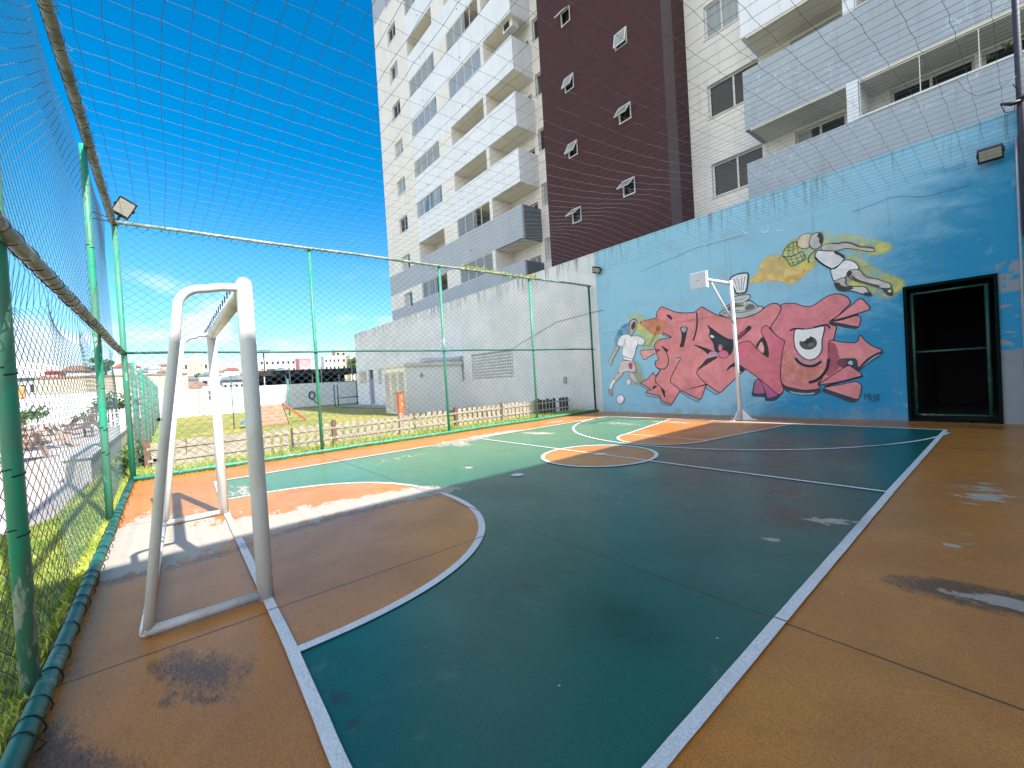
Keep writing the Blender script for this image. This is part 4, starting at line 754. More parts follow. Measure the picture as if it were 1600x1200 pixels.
def paint(key, c, glow):
    nm = 'spray_'+key
    if nm in _simple: return _simple[nm]
    m, t = newmat(nm)
    n = t.noise(2.4, 8, .68, .8); n2 = t.noise(30, 6, .75)
    soft = key not in ('ink', 'dark', 'white')
    col = t.mix(t.step(n, .3, .7), tuple(q*(.80 if soft else .95) for q in c), tuple(min(1, q*(1.16 if soft else 1.05)+.01) for q in c))
    if key in ('flame', 'flame2'): col = t.mix(t.step(t.noise(3.2, 8, .72, 1.4), .42, .62), col, (.80, .62, .30)); col = t.mix(t.math('MULTIPLY', t.step(t.noise(6, 6, .7, 1), .56, .64), .6), col, (.62, .22, .03))
    if key.startswith('pink') or key in ('salmon', 'purple'):
        col = t.mix(t.math('MULTIPLY', t.step(t.noise(1.3, 4, .6, .5), .45, .66), .4), col, (.70, .25, .22))
        sp = t.step(t.noise(1, 5, .75, .3, st=(26, 1, 40)), .70, .73); col = t.mix(t.math('MULTIPLY', sp, .8), col, (.72, .62, .66))
    chip = t.step(n2, .70, .74); col = t.mix(t.math('MULTIPLY', chip, .35), col, (.55, .62, .66))
    fin(t, col, .75)
    if glow:
        at = t.new('ShaderNodeAttribute', attribute_name='fade'); a = t.math('MULTIPLY', t.step(at.outputs['Fac'], 0, 1), t.math('ADD', .22 if key.startswith('glow') else .55, t.math('MULTIPLY', t.step(t.noise(3.2, 8, .68, 1.0), .36, .64), .55 if key.startswith('glow') else .4)))
        tr = t.new('ShaderNodeBsdfTransparent'); mx = t.new('ShaderNodeMixShader'); out = t.n['Material Output']
        t.put(mx.inputs[0], a); t.l.new(tr.outputs[0], mx.inputs[1]); t.l.new(t.b.outputs[0], mx.inputs[2]); t.l.new(mx.outputs[0], out.inputs[0])
    _simple[nm] = m; return m
def chaikin(P, closed, it=1):
    for _ in range(it):
        Q = []; n = len(P)
        for i in range(n if closed else n-1):
            a, b = P[i], P[(i+1) % n]
            L_ = math.hypot(b[0]-a[0], b[1]-a[1]); k = min(.25, .04/max(L_, 1e-6)) if closed else .25
            Q += [(a[0]+(b[0]-a[0])*k, a[1]+(b[1]-a[1])*k), (b[0]-(b[0]-a[0])*k, b[1]-(b[1]-a[1])*k)]
        P = Q if closed else [P[0]]+Q+[P[-1]]
    return P
parts_ = {}
for i, (kind, part, key_, w_, s_) in enumerate(MURAL):
    pts = [tuple(map(float, q.split(','))) for q in s_.split()]
    yy = 11.4385-i*.00012
    L_ = parts_.setdefault(part, ([], [], [], [], []))              # verts, faces, mat keys, mat idx, fade
    vs_, fs_, mk, mi, fd = L_
    kk = (key_, kind == 'G')
    if kk not in mk: mk.append(kk)
    q = mk.index(kk); base = len(vs_)
    if kind == 'F':
        P = chaikin(pts, True); vs_ += [(a, yy, b) for a, b in P]; fs_.append(tuple(range(base, base+len(P)))); mi.append(q); fd += [1]*len(P)
    elif kind == 'G':
        ins = {'flame': .04, 'flame2': .04, 'orangepink': .05, 'salmon': .06, 'pinkdark': .05, 'red': .02}.get(key_, .10)
        P = chaikin(chaikin(pts, True), True); n = len(P); cx = sum(p[0] for p in P)/n; cz = sum(p[1] for p in P)/n
        A = sum(P[k][0]*P[(k+1) % n][1]-P[(k+1) % n][0]*P[k][1] for k in range(n))/2
        inn = []
        for k in range(n):
            a, b = P[k-1], P[(k+1) % n]; dx, dz = b[0]-a[0], b[1]-a[1]; l = math.hypot(dx, dz) or 1
            sg = 1 if A > 0 else -1; inn.append((P[k][0]-dz/l*ins*sg, P[k][1]+dx/l*ins*sg))
        out = [(2*p[0]-q_[0], 2*p[1]-q_[1]) for p, q_ in zip(P, inn)]
        vs_ += [(a, yy+.00004, b) for a, b in out]+[(a, yy, b) for a, b in P]; fd += [0]*n+[1]*n
        for k in range(n): fs_.append((base+k, base+(k+1) % n, base+n+(k+1) % n, base+n+k)); mi.append(q)
        fs_.append(tuple(range(base+n, base+2*n))); mi.append(q)
    else:
        cl = kind == 'C'; P = chaikin(pts, cl)
        def emit(mb, qd):
            b_ = len(vs_); vs_.extend([(p.x, yy-.00005, p.y) for p in qd]); fs_.append((b_, b_+1, b_+2, b_+3)); mi.append(q); fd.extend([1]*4)
        rr = random.Random(i); ribbon(None, P, w_*1.15, emit, cl)
for part, (v_, f_, mk, mi, fd) in parts_.items():
    me = bpy.data.meshes.new(part); me.from_pydata(v_, [], f_)
    for kk, gl in mk: me.materials.append(paint(kk, MC[kk], gl))
    me.polygons.foreach_set('material_index', mi)
    at = me.attributes.new('fade', 'FLOAT', 'POINT'); at.data.foreach_set('value', [float(q) for q in fd]); me.update()
    ob = bpy.data.objects.new(part, me); sc.collection.objects.link(ob); ob.parent = T
# ================================================================== APARTMENT TOWER
T = thing('apartment_building', 'tall cream apartment block with white and grey balcony bands and a plum stair tower', 'building')
YF_, YW = 15.0, 16.4; PT = 2.93; LZ, RZ = 5.72, 5.92; TOP = 39.3
def win(par, x0, x1, z0, z1, y, glass, nm='window', mull=1, fw=.05, rec=.12, sill=True):
    """sliding window: frame mesh with its pane as child, set in an opening"""
    g = MB(); yy = y+rec
    g.box(x0, x1, yy, yy+.06, z0, z0+fw); g.box(x0, x1, yy, yy+.06, z1-fw, z1); g.box(x0, x0+fw, yy, yy+.06, z0+fw, z1-fw); g.box(x1-fw, x1, yy, yy+.06, z0+fw, z1-fw)
    for k in range(mull):
        xm = x0+(x1-x0)*(k+1)/(mull+1); g.box(xm-fw/2, xm+fw/2, yy+.005, yy+.055, z0+fw, z1-fw)
    if sill: g.box(x0-.04, x1+.04, y-.04, yy, z0-.05, z0)
    f = g.build(nm, M_alu, par)
    p = MB(); p.face([(x0+fw, yy+.035, z0+fw), (x1-fw, yy+.035, z0+fw), (x1-fw, yy+.035, z1-fw), (x0+fw, yy+.035, z1-fw)]); p.build('pane', glass, f)
    return f
rg = random.Random(5)
gl = lambda: rg.choice([M_gl, M_glc, M_glc, M_glb])
NL = 10; M_glg2 = glassmat('smoky_glazing', (.16, .17, .17), .15, (.30, .31, .30))
Aw = [(-31.26, -29.85, 16.05+PT*(k-3), 17.17+PT*(k-3)) for k in range(0, 10) if 16.05+PT*(k-3) > 6]
g = MB(); wallmesh(g, -33.7, -28.2, -.1, TOP, YF_, .12, Aw)
g.face([(-33.7, YF_, 0), (-33.7, YF_, TOP), (-33.7, 28, TOP), (-33.7, 28, 0)]); g.face([(-28.2, YF_, 0), (-28.2, YW, 0), (-28.2, YW, TOP), (-28.2, YF_, TOP)])
g.build('corner_wall', M_cream, T)
for h in Aw: win(T, *h, YF_, gl())
Lw = [(-16.62, -15.45, 10.49+PT*(k-1), 11.68+PT*(k-1)) for k in range(0, 9)]
Rw = [(-7.48, -5.70, 7.66+2.93*k, 8.88+2.93*k) for k in range(0, 4)]
Ld = [(-17.9, -16.95, LZ+.15+PT*k, LZ+2.25+PT*k) for k in range(0, 9)]+[(-21.8, -20.3, LZ+.15+PT*k, LZ+2.25+PT*k) for k in range(0, 9)]+[(-27.2, -26.1, LZ+.15+PT*k, LZ+2.25+PT*k) for k in range(0, 9)]
Rd = [(-4.73, -3.40, RZ+.95+PT*k, RZ+2.92-.06+PT*k-.0) for k in range(0, 3)]+[(-2.37, -.75, RZ+.2+PT*k, RZ+2.95-.06+PT*k) for k in range(0, 3)]+[(-.62, .6, RZ+.2+PT*k, RZ+2.95-.06+PT*k) for k in range(0, 3)]
g = MB(); wallmesh(g, -28.2, -14.5, -.1, TOP, YW, .12, Lw+Ld); g.build('recessed_wall', M_creamp, T); g = MB(); wallmesh(g, -8.22, 14.5, -.1, TOP, YW, .12, Rw+Rd)
g.face([(14.5, YW, 0), (14.5, 28, 0), (14.5, 28, TOP), (14.5, YW, TOP)]); g.face([(-33.7, 28, 0), (-33.7, 28, TOP), (14.5, 28, TOP), (14.5, 28, 0)])
g.face([(-33.7, YF_, TOP), (14.5, YF_, TOP), (14.5, 28, TOP), (-33.7, 28, TOP)])
g.build('recessed_wall', M_creamr, T)
for h in Lw: win(T, *h, YW, gl(), mull=1)
for i, h in enumerate(Rw): win(T, *h, YW, [M_gl, M_gl, M_glb, M_glc][i], mull=1 if i < 2 else 2, fw=.06)
for h in Ld: win(T, *h, YW, gl(), nm='balcony_door', mull=1, sill=False)
for i, h in enumerate(Rd): win(T, *h, YW, [M_glc, M_gl, M_gl][i % 3] if i < 3 else M_gl, nm='balcony_door', mull=1, fw=.06, sill=False)
# plum stair tower
TX0, TX1, TY = -14.5, -8.22, 14.7
Pw = [(-13.02, -12.48, 8.12+PT*k, 8.74+PT*k) for k in range(0, 9)]+[(-10.25, -9.68, 8.30+PT*k-.02*k, 8.92+PT*k-.02*k) for k in range(0, 9)]
g = MB(); wallmesh(g, TX0, TX1, -.1, TOP+1.5, TY, .18, Pw); g.face([(TX0, TY, 0), (TX0, TY, TOP+1.5), (TX0, YW, TOP+1.5), (TX0, YW, 0)]); g.face([(TX1, TY+.75, 0), (TX1, YW, 0), (TX1, YW, TOP+1.5), (TX1, TY+.75, TOP+1.5)])
g.build('stair_tower', M_plum, T)
g = MB(); g.face([(TX1, TY, 0), (TX1, TY+.75, 0), (TX1, TY+.75, TOP+1.5), (TX1, TY, TOP+1.5)]); g.build('tower_corner_strip', M_plum2, T)
for i, (a, b, c, d_) in enumerate(Pw):                    # top-hung sashes pushed open
    g = MB(); fw = .045
    g.box(a, b, TY-.015, TY+.05, c-.02, c+fw-.02); g.box(a, b, TY-.015, TY+.05, d_-fw, d_+.01); g.box(a, a+fw, TY-.01, TY+.05, c+.025, d_-fw); g.box(b-fw, b, TY-.01, TY+.05, c+.025, d_-fw)
    f = g.build('stair_window', M_alu, T)
    g = MB(); g.face([(a, TY+.16, c), (b, TY+.16, c), (b, TY+.16, d_), (a, TY+.16, d_)]); g.build('dark_opening', M_gl, f)
    ang = R_([52, 35, 12, 48, 30, 14, 50, 38, 25][(i*4+i//9*3) % 9])
    mt = Matrix.Translation((0, TY-.02, d_-.02)) @ Matrix.Rotation(-ang, 4, 'X')
    h = -(d_-c-.04); g = MB(); e = .04
    for bx in ((a+.01, b-.01, -.02, .02, h, h+e), (a+.01, b-.01, -.02, .02, -e, 0), (a+.01, a+.01+e, -.02, .02, h+e, -e), (b-.01-e, b-.01, -.02, .02, h+e, -e)): g.box(*bx, 0, mt)
    g.box(a+.01+e, b-.01-e, -.004, .004, h+e, -e, 1, mt)
    g.build('open_sash', [M_alu, M_glg], f)
g = MB(); g.box(-5.70, 14.5, YF_, YW, RZ+PT*4, TOP); g.build('upper_front', M_band, T)
# left balconies
for k in range(-1, 10):
    zb = LZ+PT*k; 
    if zb < 2: continue
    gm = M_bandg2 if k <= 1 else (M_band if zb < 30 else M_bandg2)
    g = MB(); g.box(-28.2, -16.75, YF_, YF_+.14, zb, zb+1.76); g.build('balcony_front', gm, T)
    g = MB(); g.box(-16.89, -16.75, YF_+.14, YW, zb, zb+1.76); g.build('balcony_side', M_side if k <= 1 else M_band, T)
    g = MB(); g.box(-28.2, -16.89, YF_+.14, YW, zb+.004, zb+.14); g.build('balcony_slab', M_soffit, T)
    zt, z2 = zb+1.76, zb+PT
    g = MB(); g.prism([(-24.6, YF_), (-23.0, YF_), (-23.0, YW), (-23.13, YW), (-23.13, YF_+.13), (-24.47, YF_+.13), (-24.47, YW), (-24.6, YW)], zt, z2); g.build('balcony_pier', M_creamp, T)
    g = MB(); g.box(-19.5, -19.22, YF_-.003, YW, zt, z2); g.build('balcony_pier', M_creamp, T)
    for xx in (-26.4, -21.6): g = MB(); g.tube([(xx, YF_-.01, zb+.62), (xx, YF_+.02, zb+.62)], .05, 10); g.build('drain_hole', M_black, T)
    for (a, b) in ((-28.1, -24.62), (-22.98, -19.52)):
        s_ = rg.random()
        if s_ < .62:
            f = MB(); f.box(a, b, YF_+.03, YF_+.07, zt, zt+.04); f.box(a, b, YF_+.03, YF_+.07, z2-.05, z2); 
            n_ = 4
            for q in range(n_+1):
                xx = a+(b-a-.03)*q/n_; f.box(xx, xx+.03, YF_+.03, YF_+.07, zt+.04, z2-.05)
            fo = f.build('balcony_glazing', M_alu, T)
            p = MB(); u = b if s_ < .4 else a+(b-a)*.6
            p.face([(a, YF_+.05, zt+.04), (u, YF_+.05, zt+.04), (u, YF_+.05, z2-.05), (a, YF_+.05, z2-.05)]); p.build('pane', rg.choice([M_glg, M_glg, M_glg2, M_glb]), fo)
# right balconies
for k in range(-1, 4):
    zb = RZ+PT*k
    g = MB(); g.box(-5.70, 14.5, YF_, YF_+.14, zb, zb+1.87); g.build('balcony_front', M_band if k >= 2 else M_bandg, T)
    g = MB(); g.box(-5.70, -5.56, YF_+.14, YW, zb, zb+1.87); g.build('balcony_side', M_band if k >= 2 else M_bandg, T)
    g = MB(); g.box(-5.56, 14.5, YF_+.14, YW, zb+.004, zb+.14); g.build('balcony_slab', M_soffit, T)
    g = MB(); g.box(-5.55, 14.5, YF_+.006, YF_+.12, zb-.07, zb); g.build('drip_edge', simple('cream_edge', (.72, .66, .56), .8), T)
    zt, z2 = zb+1.87, zb+PT-.07
    for xa in (-3.07, 4.2): g = MB(); g.box(xa, xa+.25, YF_-.01, YW, zt, z2+.07); g.build('balcony_pier', M_band, T)
    g = MB(); g.box(-2.82, 4.2, YF_-.03, YF_+.16, zt, zt+.05); g.build('rail_cap', M_alu, T)
    f = MB()
    for xx in (-2.80, -1.62, -.62, .45, 1.6, 2.8): f.box(xx, xx+.018, YF_+.05, YF_+.07, zt+.05, z2)
    f.box(-2.82, 4.2, YF_+.04, YF_+.09, z2-.03, z2); fo = f.build('balcony_glazing', M_alu, T)
# things left on the glazed balcony
g = MB(); yb = 15.9
for xx, zz, s_ in ((-.15, 8.45, .10), (-.45, 8.38, .07), (.12, 8.55, .08)):
    for q in range(26):
        a = rg.uniform(0, 6.28); b = rg.uniform(-.6, 1); r_ = s_*rg.uniform(.5, 1.5); p = Vector((xx, yb, zz)); e_ = p+Vector((math.cos(a)*r_, math.sin(a)*r_*.5, b*r_)); g.face([tuple(p), tuple(e_+Vector((0, 0, .02))), tuple(e_-Vector((.02, 0, .02)))])
tag(g.build('hanging_plant', M_leaf), 'small dark hanging plants inside the glazed balcony at the far right', 'plant')

T = thing('air_conditioner', 'air conditioner unit hanging under the top corner balcony of the tower', 'air conditioner', (-17.3, 15.5, 26.4))
g = MB(); g.box(-17.75, -16.95, 15.3, 15.75, 19.98, 19.98+.62); g.build('casing', M_alu, T)
g = MB(); g.box(-17.65, -17.2, 15.29, 15.30, 19.98+.08, 19.98+.54); g.build('grille', M_gl, T)
g = MB(); g.box(-17.72, -16.98, 15.5, 15.54, 19.98+.62, 19.98+.80); g.build('hanger', M_black, T)

# adjacent wing that shades the court (outside the picture, on the right)
T = thing('side_building', 'lower rendered wing on the right side of the court', 'building')
g = MB(); g.box(2.4, 13.5, .69, 11.40, -.2, 7.60); g.build('wall', M_creamp, T)
g = MB(); g.box(2.34, 13.6, .63, 11.42, 7.60, 7.70); g.build('parapet', M_conc, T)

# ================================================================== UTILITY HUT
T = thing('utility_hut', 'small white utility hut with three tall louvred doors by the concrete wall', 'hut', (-17.9, 8.4, 0))
g = MB(); g.box(-20.3, -17.9, 8.4, 11.44, -.1, 2.13); g.build('wall', simple('hut_paint', (.84, .85, .85), .8, .1, 1, 0, .1, .5, .15), T)
g = MB(); g.box(-20.42, -17.78, 8.28, 11.43, 2.13, 2.27); g.build('roof_slab', simple('hut_slab', (.68, .68, .68), .8, .2, 2, 0, 0, .5, .5), T)
g = MB(); g.box(-19.4, -17.95, 9.2, 11.43, 2.27, 2.50); g.tube([(-17.9, 9.3, 2.34), (-17.86, 9.8, 2.38), (-17.86, 11.4, 2.38)], .03, 6); g.build('roof_kerb', simple('hut_slab', (.5, .5, .5)), T)
for i in range(3):
    x0 = -20.2+i*.78; g = MB(); louvre(T, x0, x0+.68, .05, 1.95, 8.37, 24, 'louvre_door')
g = MB(); g.tube([(-17.885, 9.2, 1.7), (-17.87, 9.2, 1.7)], .09, 16); g.build('vent', simple('grey_plastic', (.35, .37, .4)), T)
g = MB(); g.box(-17.89, -17.4, 7.82, 8.12, -.06, .92)
T2 = thing('hose_cabinet', 'narrow orange cabinet standing in front of the white hut', 'cabinet', (-17.65, 8.0, 0))
g = MB(); g.prism([(-17.78, 7.86), (-17.52, 7.86), (-17.52, 8.06), (-17.78, 8.06)], -.06, .95); g.build('body', simple('orange_red_paint', (.72, .16, .06), .5), T2)
g = MB(); g.box(-17.80, -17.50, 7.84, 8.08, .95, .98); g.build('lid', simple('orange_red_dark', (.35, .07, .03), .5), T2)
g = MB()
for zz in (.3, .62): g.tube([(-17.515, 7.92, zz), (-17.51, 8.0, zz+.1), (-17.515, 7.96, zz+.22)], .015, 5)
g.build('mark', simple('cream_mark', (.8, .75, .5)), T2)

# ================================================================== FENCES
def netmesh(fn, L, H, w_, h_, r, seed, nm, mat_, par, ns=3, jit=.012):
    """diamond mesh: zigzag wires meeting at nodes; fn(s,t) gives the place of a node"""
    g = MB(); rr = random.Random(seed); nx = int(L/w_)+1; nz = int(round(H/(h_/2)))
    node = {}
    def N(i, j):
        k = (i, j)
        if k not in node:
            s_ = (i+(.5 if j % 2 else 0))*w_; t_ = H*j/nz
            node[k] = fn(min(max(s_+rr.gauss(0, jit)*w_, 0), L), t_)+Vector((0, 0, rr.gauss(0, jit)*h_))
        return node[k]
    for j in range(nz):
        for i in range(nx+1):
            a = N(i, j)
            prs = ((i, i-1) if j % 2 == 0 else (i, i+1))
            for q in prs:
                if q < 0 or q > nx: continue
                b = N(q, j+1)
                if (a-b).length < .2*w_: continue
                d = (b-a).normalized(); u = d.orthogonal().normalized(); v = d.cross(u); base = len(g.v)
                for p in (a, b):
                    for c in range(ns):
                        an = 2*math.pi*c/ns; g.v.append(tuple(p+(u*math.cos(an)+v*math.sin(an))*r))
                g.idx([(c, (c+1) % ns, ns+(c+1) % ns, ns+c) for c in range(ns)], base)
    return g.build(nm, mat_, par)
def coil(nm, mat_, par, p0, p1, R, r, pitch, seed, drop=.0):
    """one wire wound loosely round a rail and laced through the mesh"""
    p0, p1 = Vector(p0), Vector(p1); d = (p1-p0); L = d.length; d.normalize(); u = d.cross(Vector((0, 0, 1))).normalized(); v = u.cross(d); rr = random.Random(seed)
    x = 0; pts = []
    while x < L:
        n = 9; sh = rr.uniform(.02, .09)
        for i in range(n+1):
            a = 2*math.pi*i/n; k = 1+(drop*rr.random() if 4 < i < 8 else 0); pts.append(p0+d*(x+sh*i/n)+(u*math.cos(a)+v*math.sin(a))*R*k)
        x2 = x+sh; x = x2+pitch*rr.uniform(.3, 1.5)
        pts.append(p0+d*(x2*.6+x*.4)+u*R*.98+v*rr.uniform(-.3, .3)*R)
    g = MB(); g.tube(pts, r, 4, 0, False); return g.build(nm, mat_, par)
FY = -.57; FXL = -9.42; FT = 4.27; MR = 2.13
f1, f2 = smooth_noise(3), smooth_noise(11)
T = thing('chain_link_fence', 'near green mesh fence on the left beside the turf and plaza', 'fence', (-3.1, FY, 0))
for i, x in enumerate((-6.62, -3.01, .35, 2.3)):
    g = MB(); lx = (.0 if i == 1 else -.10); g.tube([(x, FY, -.05), (x+lx*.6, FY, 1.2), (x+lx, FY, 3), (x+lx, FY, FT)], [.035]*4, 18); g.build('post', M_gp, T)
for z_, r_, m_, nm in ((FT, .042, M_gr_shaded, 'top_rail'), (MR+.0, .034, M_gr_shaded, 'middle_rail'), (.040, .038, M_gd, 'bottom_rail')):
    g = MB(); g.tube([(FXL+11.8*k/16, FY+.055+.003*math.sin(k*1.7), z_+.003*math.sin(k*2.3)) for k in range(17)], r_, 12); g.build(nm, m_, T)
coil('lacing_wire', M_black, T, (FXL, FY+.055, FT), (2.35, FY+.055, FT), .048, .0032, .08, 1, .8); coil('lacing_wire', M_black, T, (FXL, FY+.055, MR), (2.35, FY+.055, MR), .041, .0035, .15, 2, .5); coil('lacing_wire', M_black, T, (FXL, FY+.055, .040), (2.35, FY+.055, .040), .043, .0034, .17, 3, .7)
for x in (-6.62, -3.01):
    for zz in (.75, 1.03, 1.5, 2.6, 3.1): xo = (0 if x > -4 else -.10)*min(1, zz/2.2); g = MB(); g.tube([(x+xo+.038*math.cos(a*.7), FY+.038*math.sin(a*.7), zz+.004*a) for a in range(10)], .0035, 4); g.build('tie_wire', M_black, T)
def fnL(s_, t_):
    x = FXL+s_; z = .05+t_
    e1 = math.exp(-max(0, FT-z)/.22); e2 = math.exp(-abs(z-MR)/.25)
    sag = abs(math.sin(x*2.1+f1(x*.7, 0)*2))
    z2 = z-.15*e1*sag*(.6+.4*f1(x, 1))-(.20*e2*abs(math.sin(x*1.5+.6)) if z < MR else -.02*e2)
    y = FY-.01+(.055*f1(x*1.1, z*1.3)-.04)*(1-e1*.5)-.05*e2*(z < MR)*sag
    return Vector((x+.05*f2(x*1.3, z*1.1), y, z2))
netmesh(fnL, 11.8, FT-.06, .14, .098, .0022, 4, 'wire_mesh', M_wireblue, T)
T = thing('chain_link_fence', 'far green mesh fence closing the sunlit end of the court before the lawn', 'fence', (-9.46, 5, 0))
for y in (-.50, 2.47, 5.54, 8.6, 11.30):
    g = MB(); g.tube([(-9.46, y, -.05), (-9.46, y, FT)], .033 if y > 0 else .04, 14); g.build('post', M_gp if y < 11 else M_gd, T)
for z_, r_, m_, nm in ((FT, .032, M_gr, 'top_rail'), (MR, .022, M_gd, 'middle_rail'), (.05, .040, M_gp, 'bottom_rail')):
    g = MB(); g.tube([(-9.46+.045, -.5+11.85*k/12, z_+.006*math.sin(k*1.9)) for k in range(13)], r_, 12); g.build(nm, m_, T)
coil('lacing_wire', M_black, T, (-9.415, -.5, FT), (-9.415, 11.35, FT), .044, .003, .11, 6, .8); coil('lacing_wire', M_black, T, (-9.415, -.5, .055), (-9.415, 11.35, .055), .05, .003, .2, 7, .5)
def fnE(s_, t_):
    y = -.48+s_; z = .06+t_
    return Vector((-9.47+.02*f1(y*1.2, z), y+.02*f2(y, z), z-.03*math.exp(-max(0, FT-z)/.2)*abs(math.sin(y*2))))
netmesh(fnE, 11.8, FT-.08, .165, .132, .0030, 5, 'wire_mesh', M_wireblue, T)
T = thing('boundary_fence', 'row of low green posts with mesh running along the kerb wall beyond the corner', 'fence', (-14, -.4, 0))
for i in range(9):
    x = -12.2-i*2.9; g = MB(); g.tube([(x, -.52+.012*i, -.05), (x, -.52+.012*i, 2.15)], .05, 10); g.build('post', M_gp, T)
def fnB(s_, t_): return Vector((-9.6-s_, -.50+.004*s_+.03*f1(s_, t_), .02+t_))
netmesh(fnB, 27.5, 2.05, .30, .24, .003, 9, 'wire_mesh', M_wiregrey, T)

# vine tangled along the top of the end fence
g = MB(); rv = random.Random(8)
for _ in range(700):
    y = rv.uniform(6.2, 8.9); c = Vector((-9.44+rv.gauss(0, .035), y, FT+.03+rv.gauss(0, .03)+.03*math.sin(y*3))); a = rv.uniform(0, 6.28); s_ = rv.uniform(.015, .04); n_ = Vector((rv.gauss(0, 1), rv.gauss(0, 1), rv.gauss(0, 1))).normalized(); u = n_.orthogonal().normalized()*s_; v = n_.cross(u)
    g.face([tuple(c+u), tuple(c+v*.6), tuple(c-u), tuple(c-v*.6)])
tag(g.build('climbing_vine', M_leafy), 'yellow green vine tangled along the top rail of the far fence', 'plant')

# ------------------------------------------------------------------ net stretched over the court
M_rope_shaded = simple('shaded_net_rope', (.055, .075, .11), .8, .2)  # same rope as the long strands, underside shade put into the colour
T = thing('overhead_net', 'wide pale rope net stretched above the whole court', 'net')
n1, n2 = smooth_noise(21), smooth_noise(22)
def nz_(x, y):
    if y < 7.9:
        u = (y+.55)/8.45; base = 4.28+(4.86-4.28)*u; z = base-.72*4*u*(1-u)*(.55+.45*u)*.62
    else: u = (y-7.9)/3.5; z = 4.86+(4.62-4.86)*u-.02*math.sin(math.pi*u)
    if abs(y-7.9) < .5: z -= .06*(1-abs(y-7.9)/.5)
    ex = min(1, (x+9.42)/1.5); z = (4.28*(1-ex)+z*ex) if x < -7.92 and y < 7.9 else z
    return z+.03*n1(x*.7, y*.6)*min(1, (y+.55)*2)
NXA, NYA, S_, SX = 48, 69, .174, .25
def NP(i, j):
    x = -9.42+i*SX; y = -.55+j*S_
    return Vector((x+.030*n1(x*.8, y*.9)+.007*math.sin(j*1.9+i*2.7), y+.030*n2(x*.8, y*.9)+.007*math.sin(i*2.3-j*1.4), nz_(x, y)+.004*math.sin(i*2.1+j*3.7)))
P_ = [[NP(i, j) for j in range(NYA)] for i in range(NXA)]
g = MB()
for i in range(NXA): g.tube([P_[i][j] for j in range(NYA)], .0018, 4, 0, False)
g.build('long_strands', M_rope, T)
g = MB()
for j in range(NYA): g.tube([P_[i][j] for i in range(NXA)], .0020, 4, 0, False)
g.build('cross_strands', M_rope_shaded, T)

# ================================================================== GOAL
T = thing('football_goal', 'white tubular football goal without a net at the near end of the court', 'goal', (-3.24, .43, 0))
def gp(nm, pts, r, m_=M_white, n=20):
    g = MB(); g.tube(pts, r, n); return g.build(nm, m_, T)
XA, XB, YG = -3.21, -5.81, .43; r1 = .047
def corner(x, y0, y1, z0, z1, rad, n=8):                    # top frame: from the post backwards, bending down
    pts = [(x, y0, z0)]
    return pts
gp('goal_post', [(XA, YG, 0), (XA, YG, 1.0), (XA, YG, 2.02), (XA-.012, YG, 2.06), (XA-.04, YG, 2.075)], [r1, r1, r1, r1*.99, r1*.8]); gp('goal_post', [(XB, YG, 0), (XB, YG, 1.0), (XB, YG, 2.02)], r1)
gp('crossbar', [(XA+.0, YG, 2.022), (XB, YG, 2.022)], r1)
def back(x):
    f_ = 0 if x > -4 else .075
    pts = [(x, YG, 2.03), (x, YG-.12, 2.025), (x, YG-.22, 2.005)]
    for k in range(8):
        a = math.pi/2*(k+1)/8; pts.append((x, YG-.22-.13*math.sin(a), 2.005-.13+.13*math.cos(a)-.0))
    pts += [(x, YG-.37, 1.7), (x, YG-.47, 1.0), (x, YG-.585, .035)]
    return [(a, b+(f_ if b < YG-.2 else 0), c) for a, b, c in pts]
BY = YG-.60
for x in (XA, XB): gp('back_frame', back(x), .026)
for x in (XA, XB): gp('ground_bar', [(x, YG, .035), (x, BY+(0 if x > -4 else .075), .035)], .028)
gp('rear_bar', [(XA, BY, .035), (XB, BY+.075, .035)], .026, M_peel)
for k in range(17):
    x = XA-.12-k*.155; g = MB()
    g.tube([(x+.012*math.cos(a), YG-.055-.012, 2.03+.022*math.sin(a)) for a in [q*.9 for q in range(6)]], .004, 5)
    g.build('net_hook', M_black, T)
for xx in (XA, XB):
    for k in range(8):
        g = MB(); z_ = .25+k*.22; g.tube([(xx-.052-.016+.016*math.cos(a), YG-.02, z_+.016*math.sin(a)) for a in [q*.85 for q in range(7)]], .003, 5)
        g.build('net_hook', M_black if xx == XA else M_white, T)
for z_ in (1.23, 1.0):
    g = MB(); yb = YG-.41-(1.7-z_)*.13; g.tube([(XA+.028, yb-.0, z_), (XA+.033, yb, z_)], .010, 8); g.build('bolt_hole', M_black, T)

# ================================================================== BASKETBALL STAND
T = thing('basketball_stand', 'white basketball post with small blank backboard in front of the mural', 'basketball stand', (-4.47, 10.62, 0))
M_wh2 = simple('white_stand_paint', (.72, .74, .78), .45, .12)
g = MB(); g.tube([(-4.47, 10.62, 0), (-4.47, 10.58, 1.6), (-4.48, 10.5, 3.32)], .043, 14); g.build('pole', M_wh2, T)
g = MB(); g.tube([(-4.49, 10.56, 3.26), (-4.52, 9.34, 3.24)], .038, 12); g.build('arm', M_wh2, T)
g = MB(); g.tube([(-4.47, 10.54, 2.3), (-4.52, 9.6, 3.2)], .022, 10); g.build('brace', M_wh2, T)
g = MB(); g.box(-4.82, -4.46, 9.24, 9.27, 3.06, 3.40); g.build('backboard', simple('backboard_paint', (.60, .63, .68), .6, .15), T)
g = MB(); g.box(-4.83, -4.45, 9.275, 9.32, 3.40, 3.425); g.box(-4.475, -4.445, 9.275, 9.32, 3.05, 3.40); g.build('board_frame', M_wh2, T)
g = MB(); g.tube([(-4.64, 9.235, 3.23), (-4.64, 9.24, 3.23)], .012, 8); g.build('bolt', M_black, T)
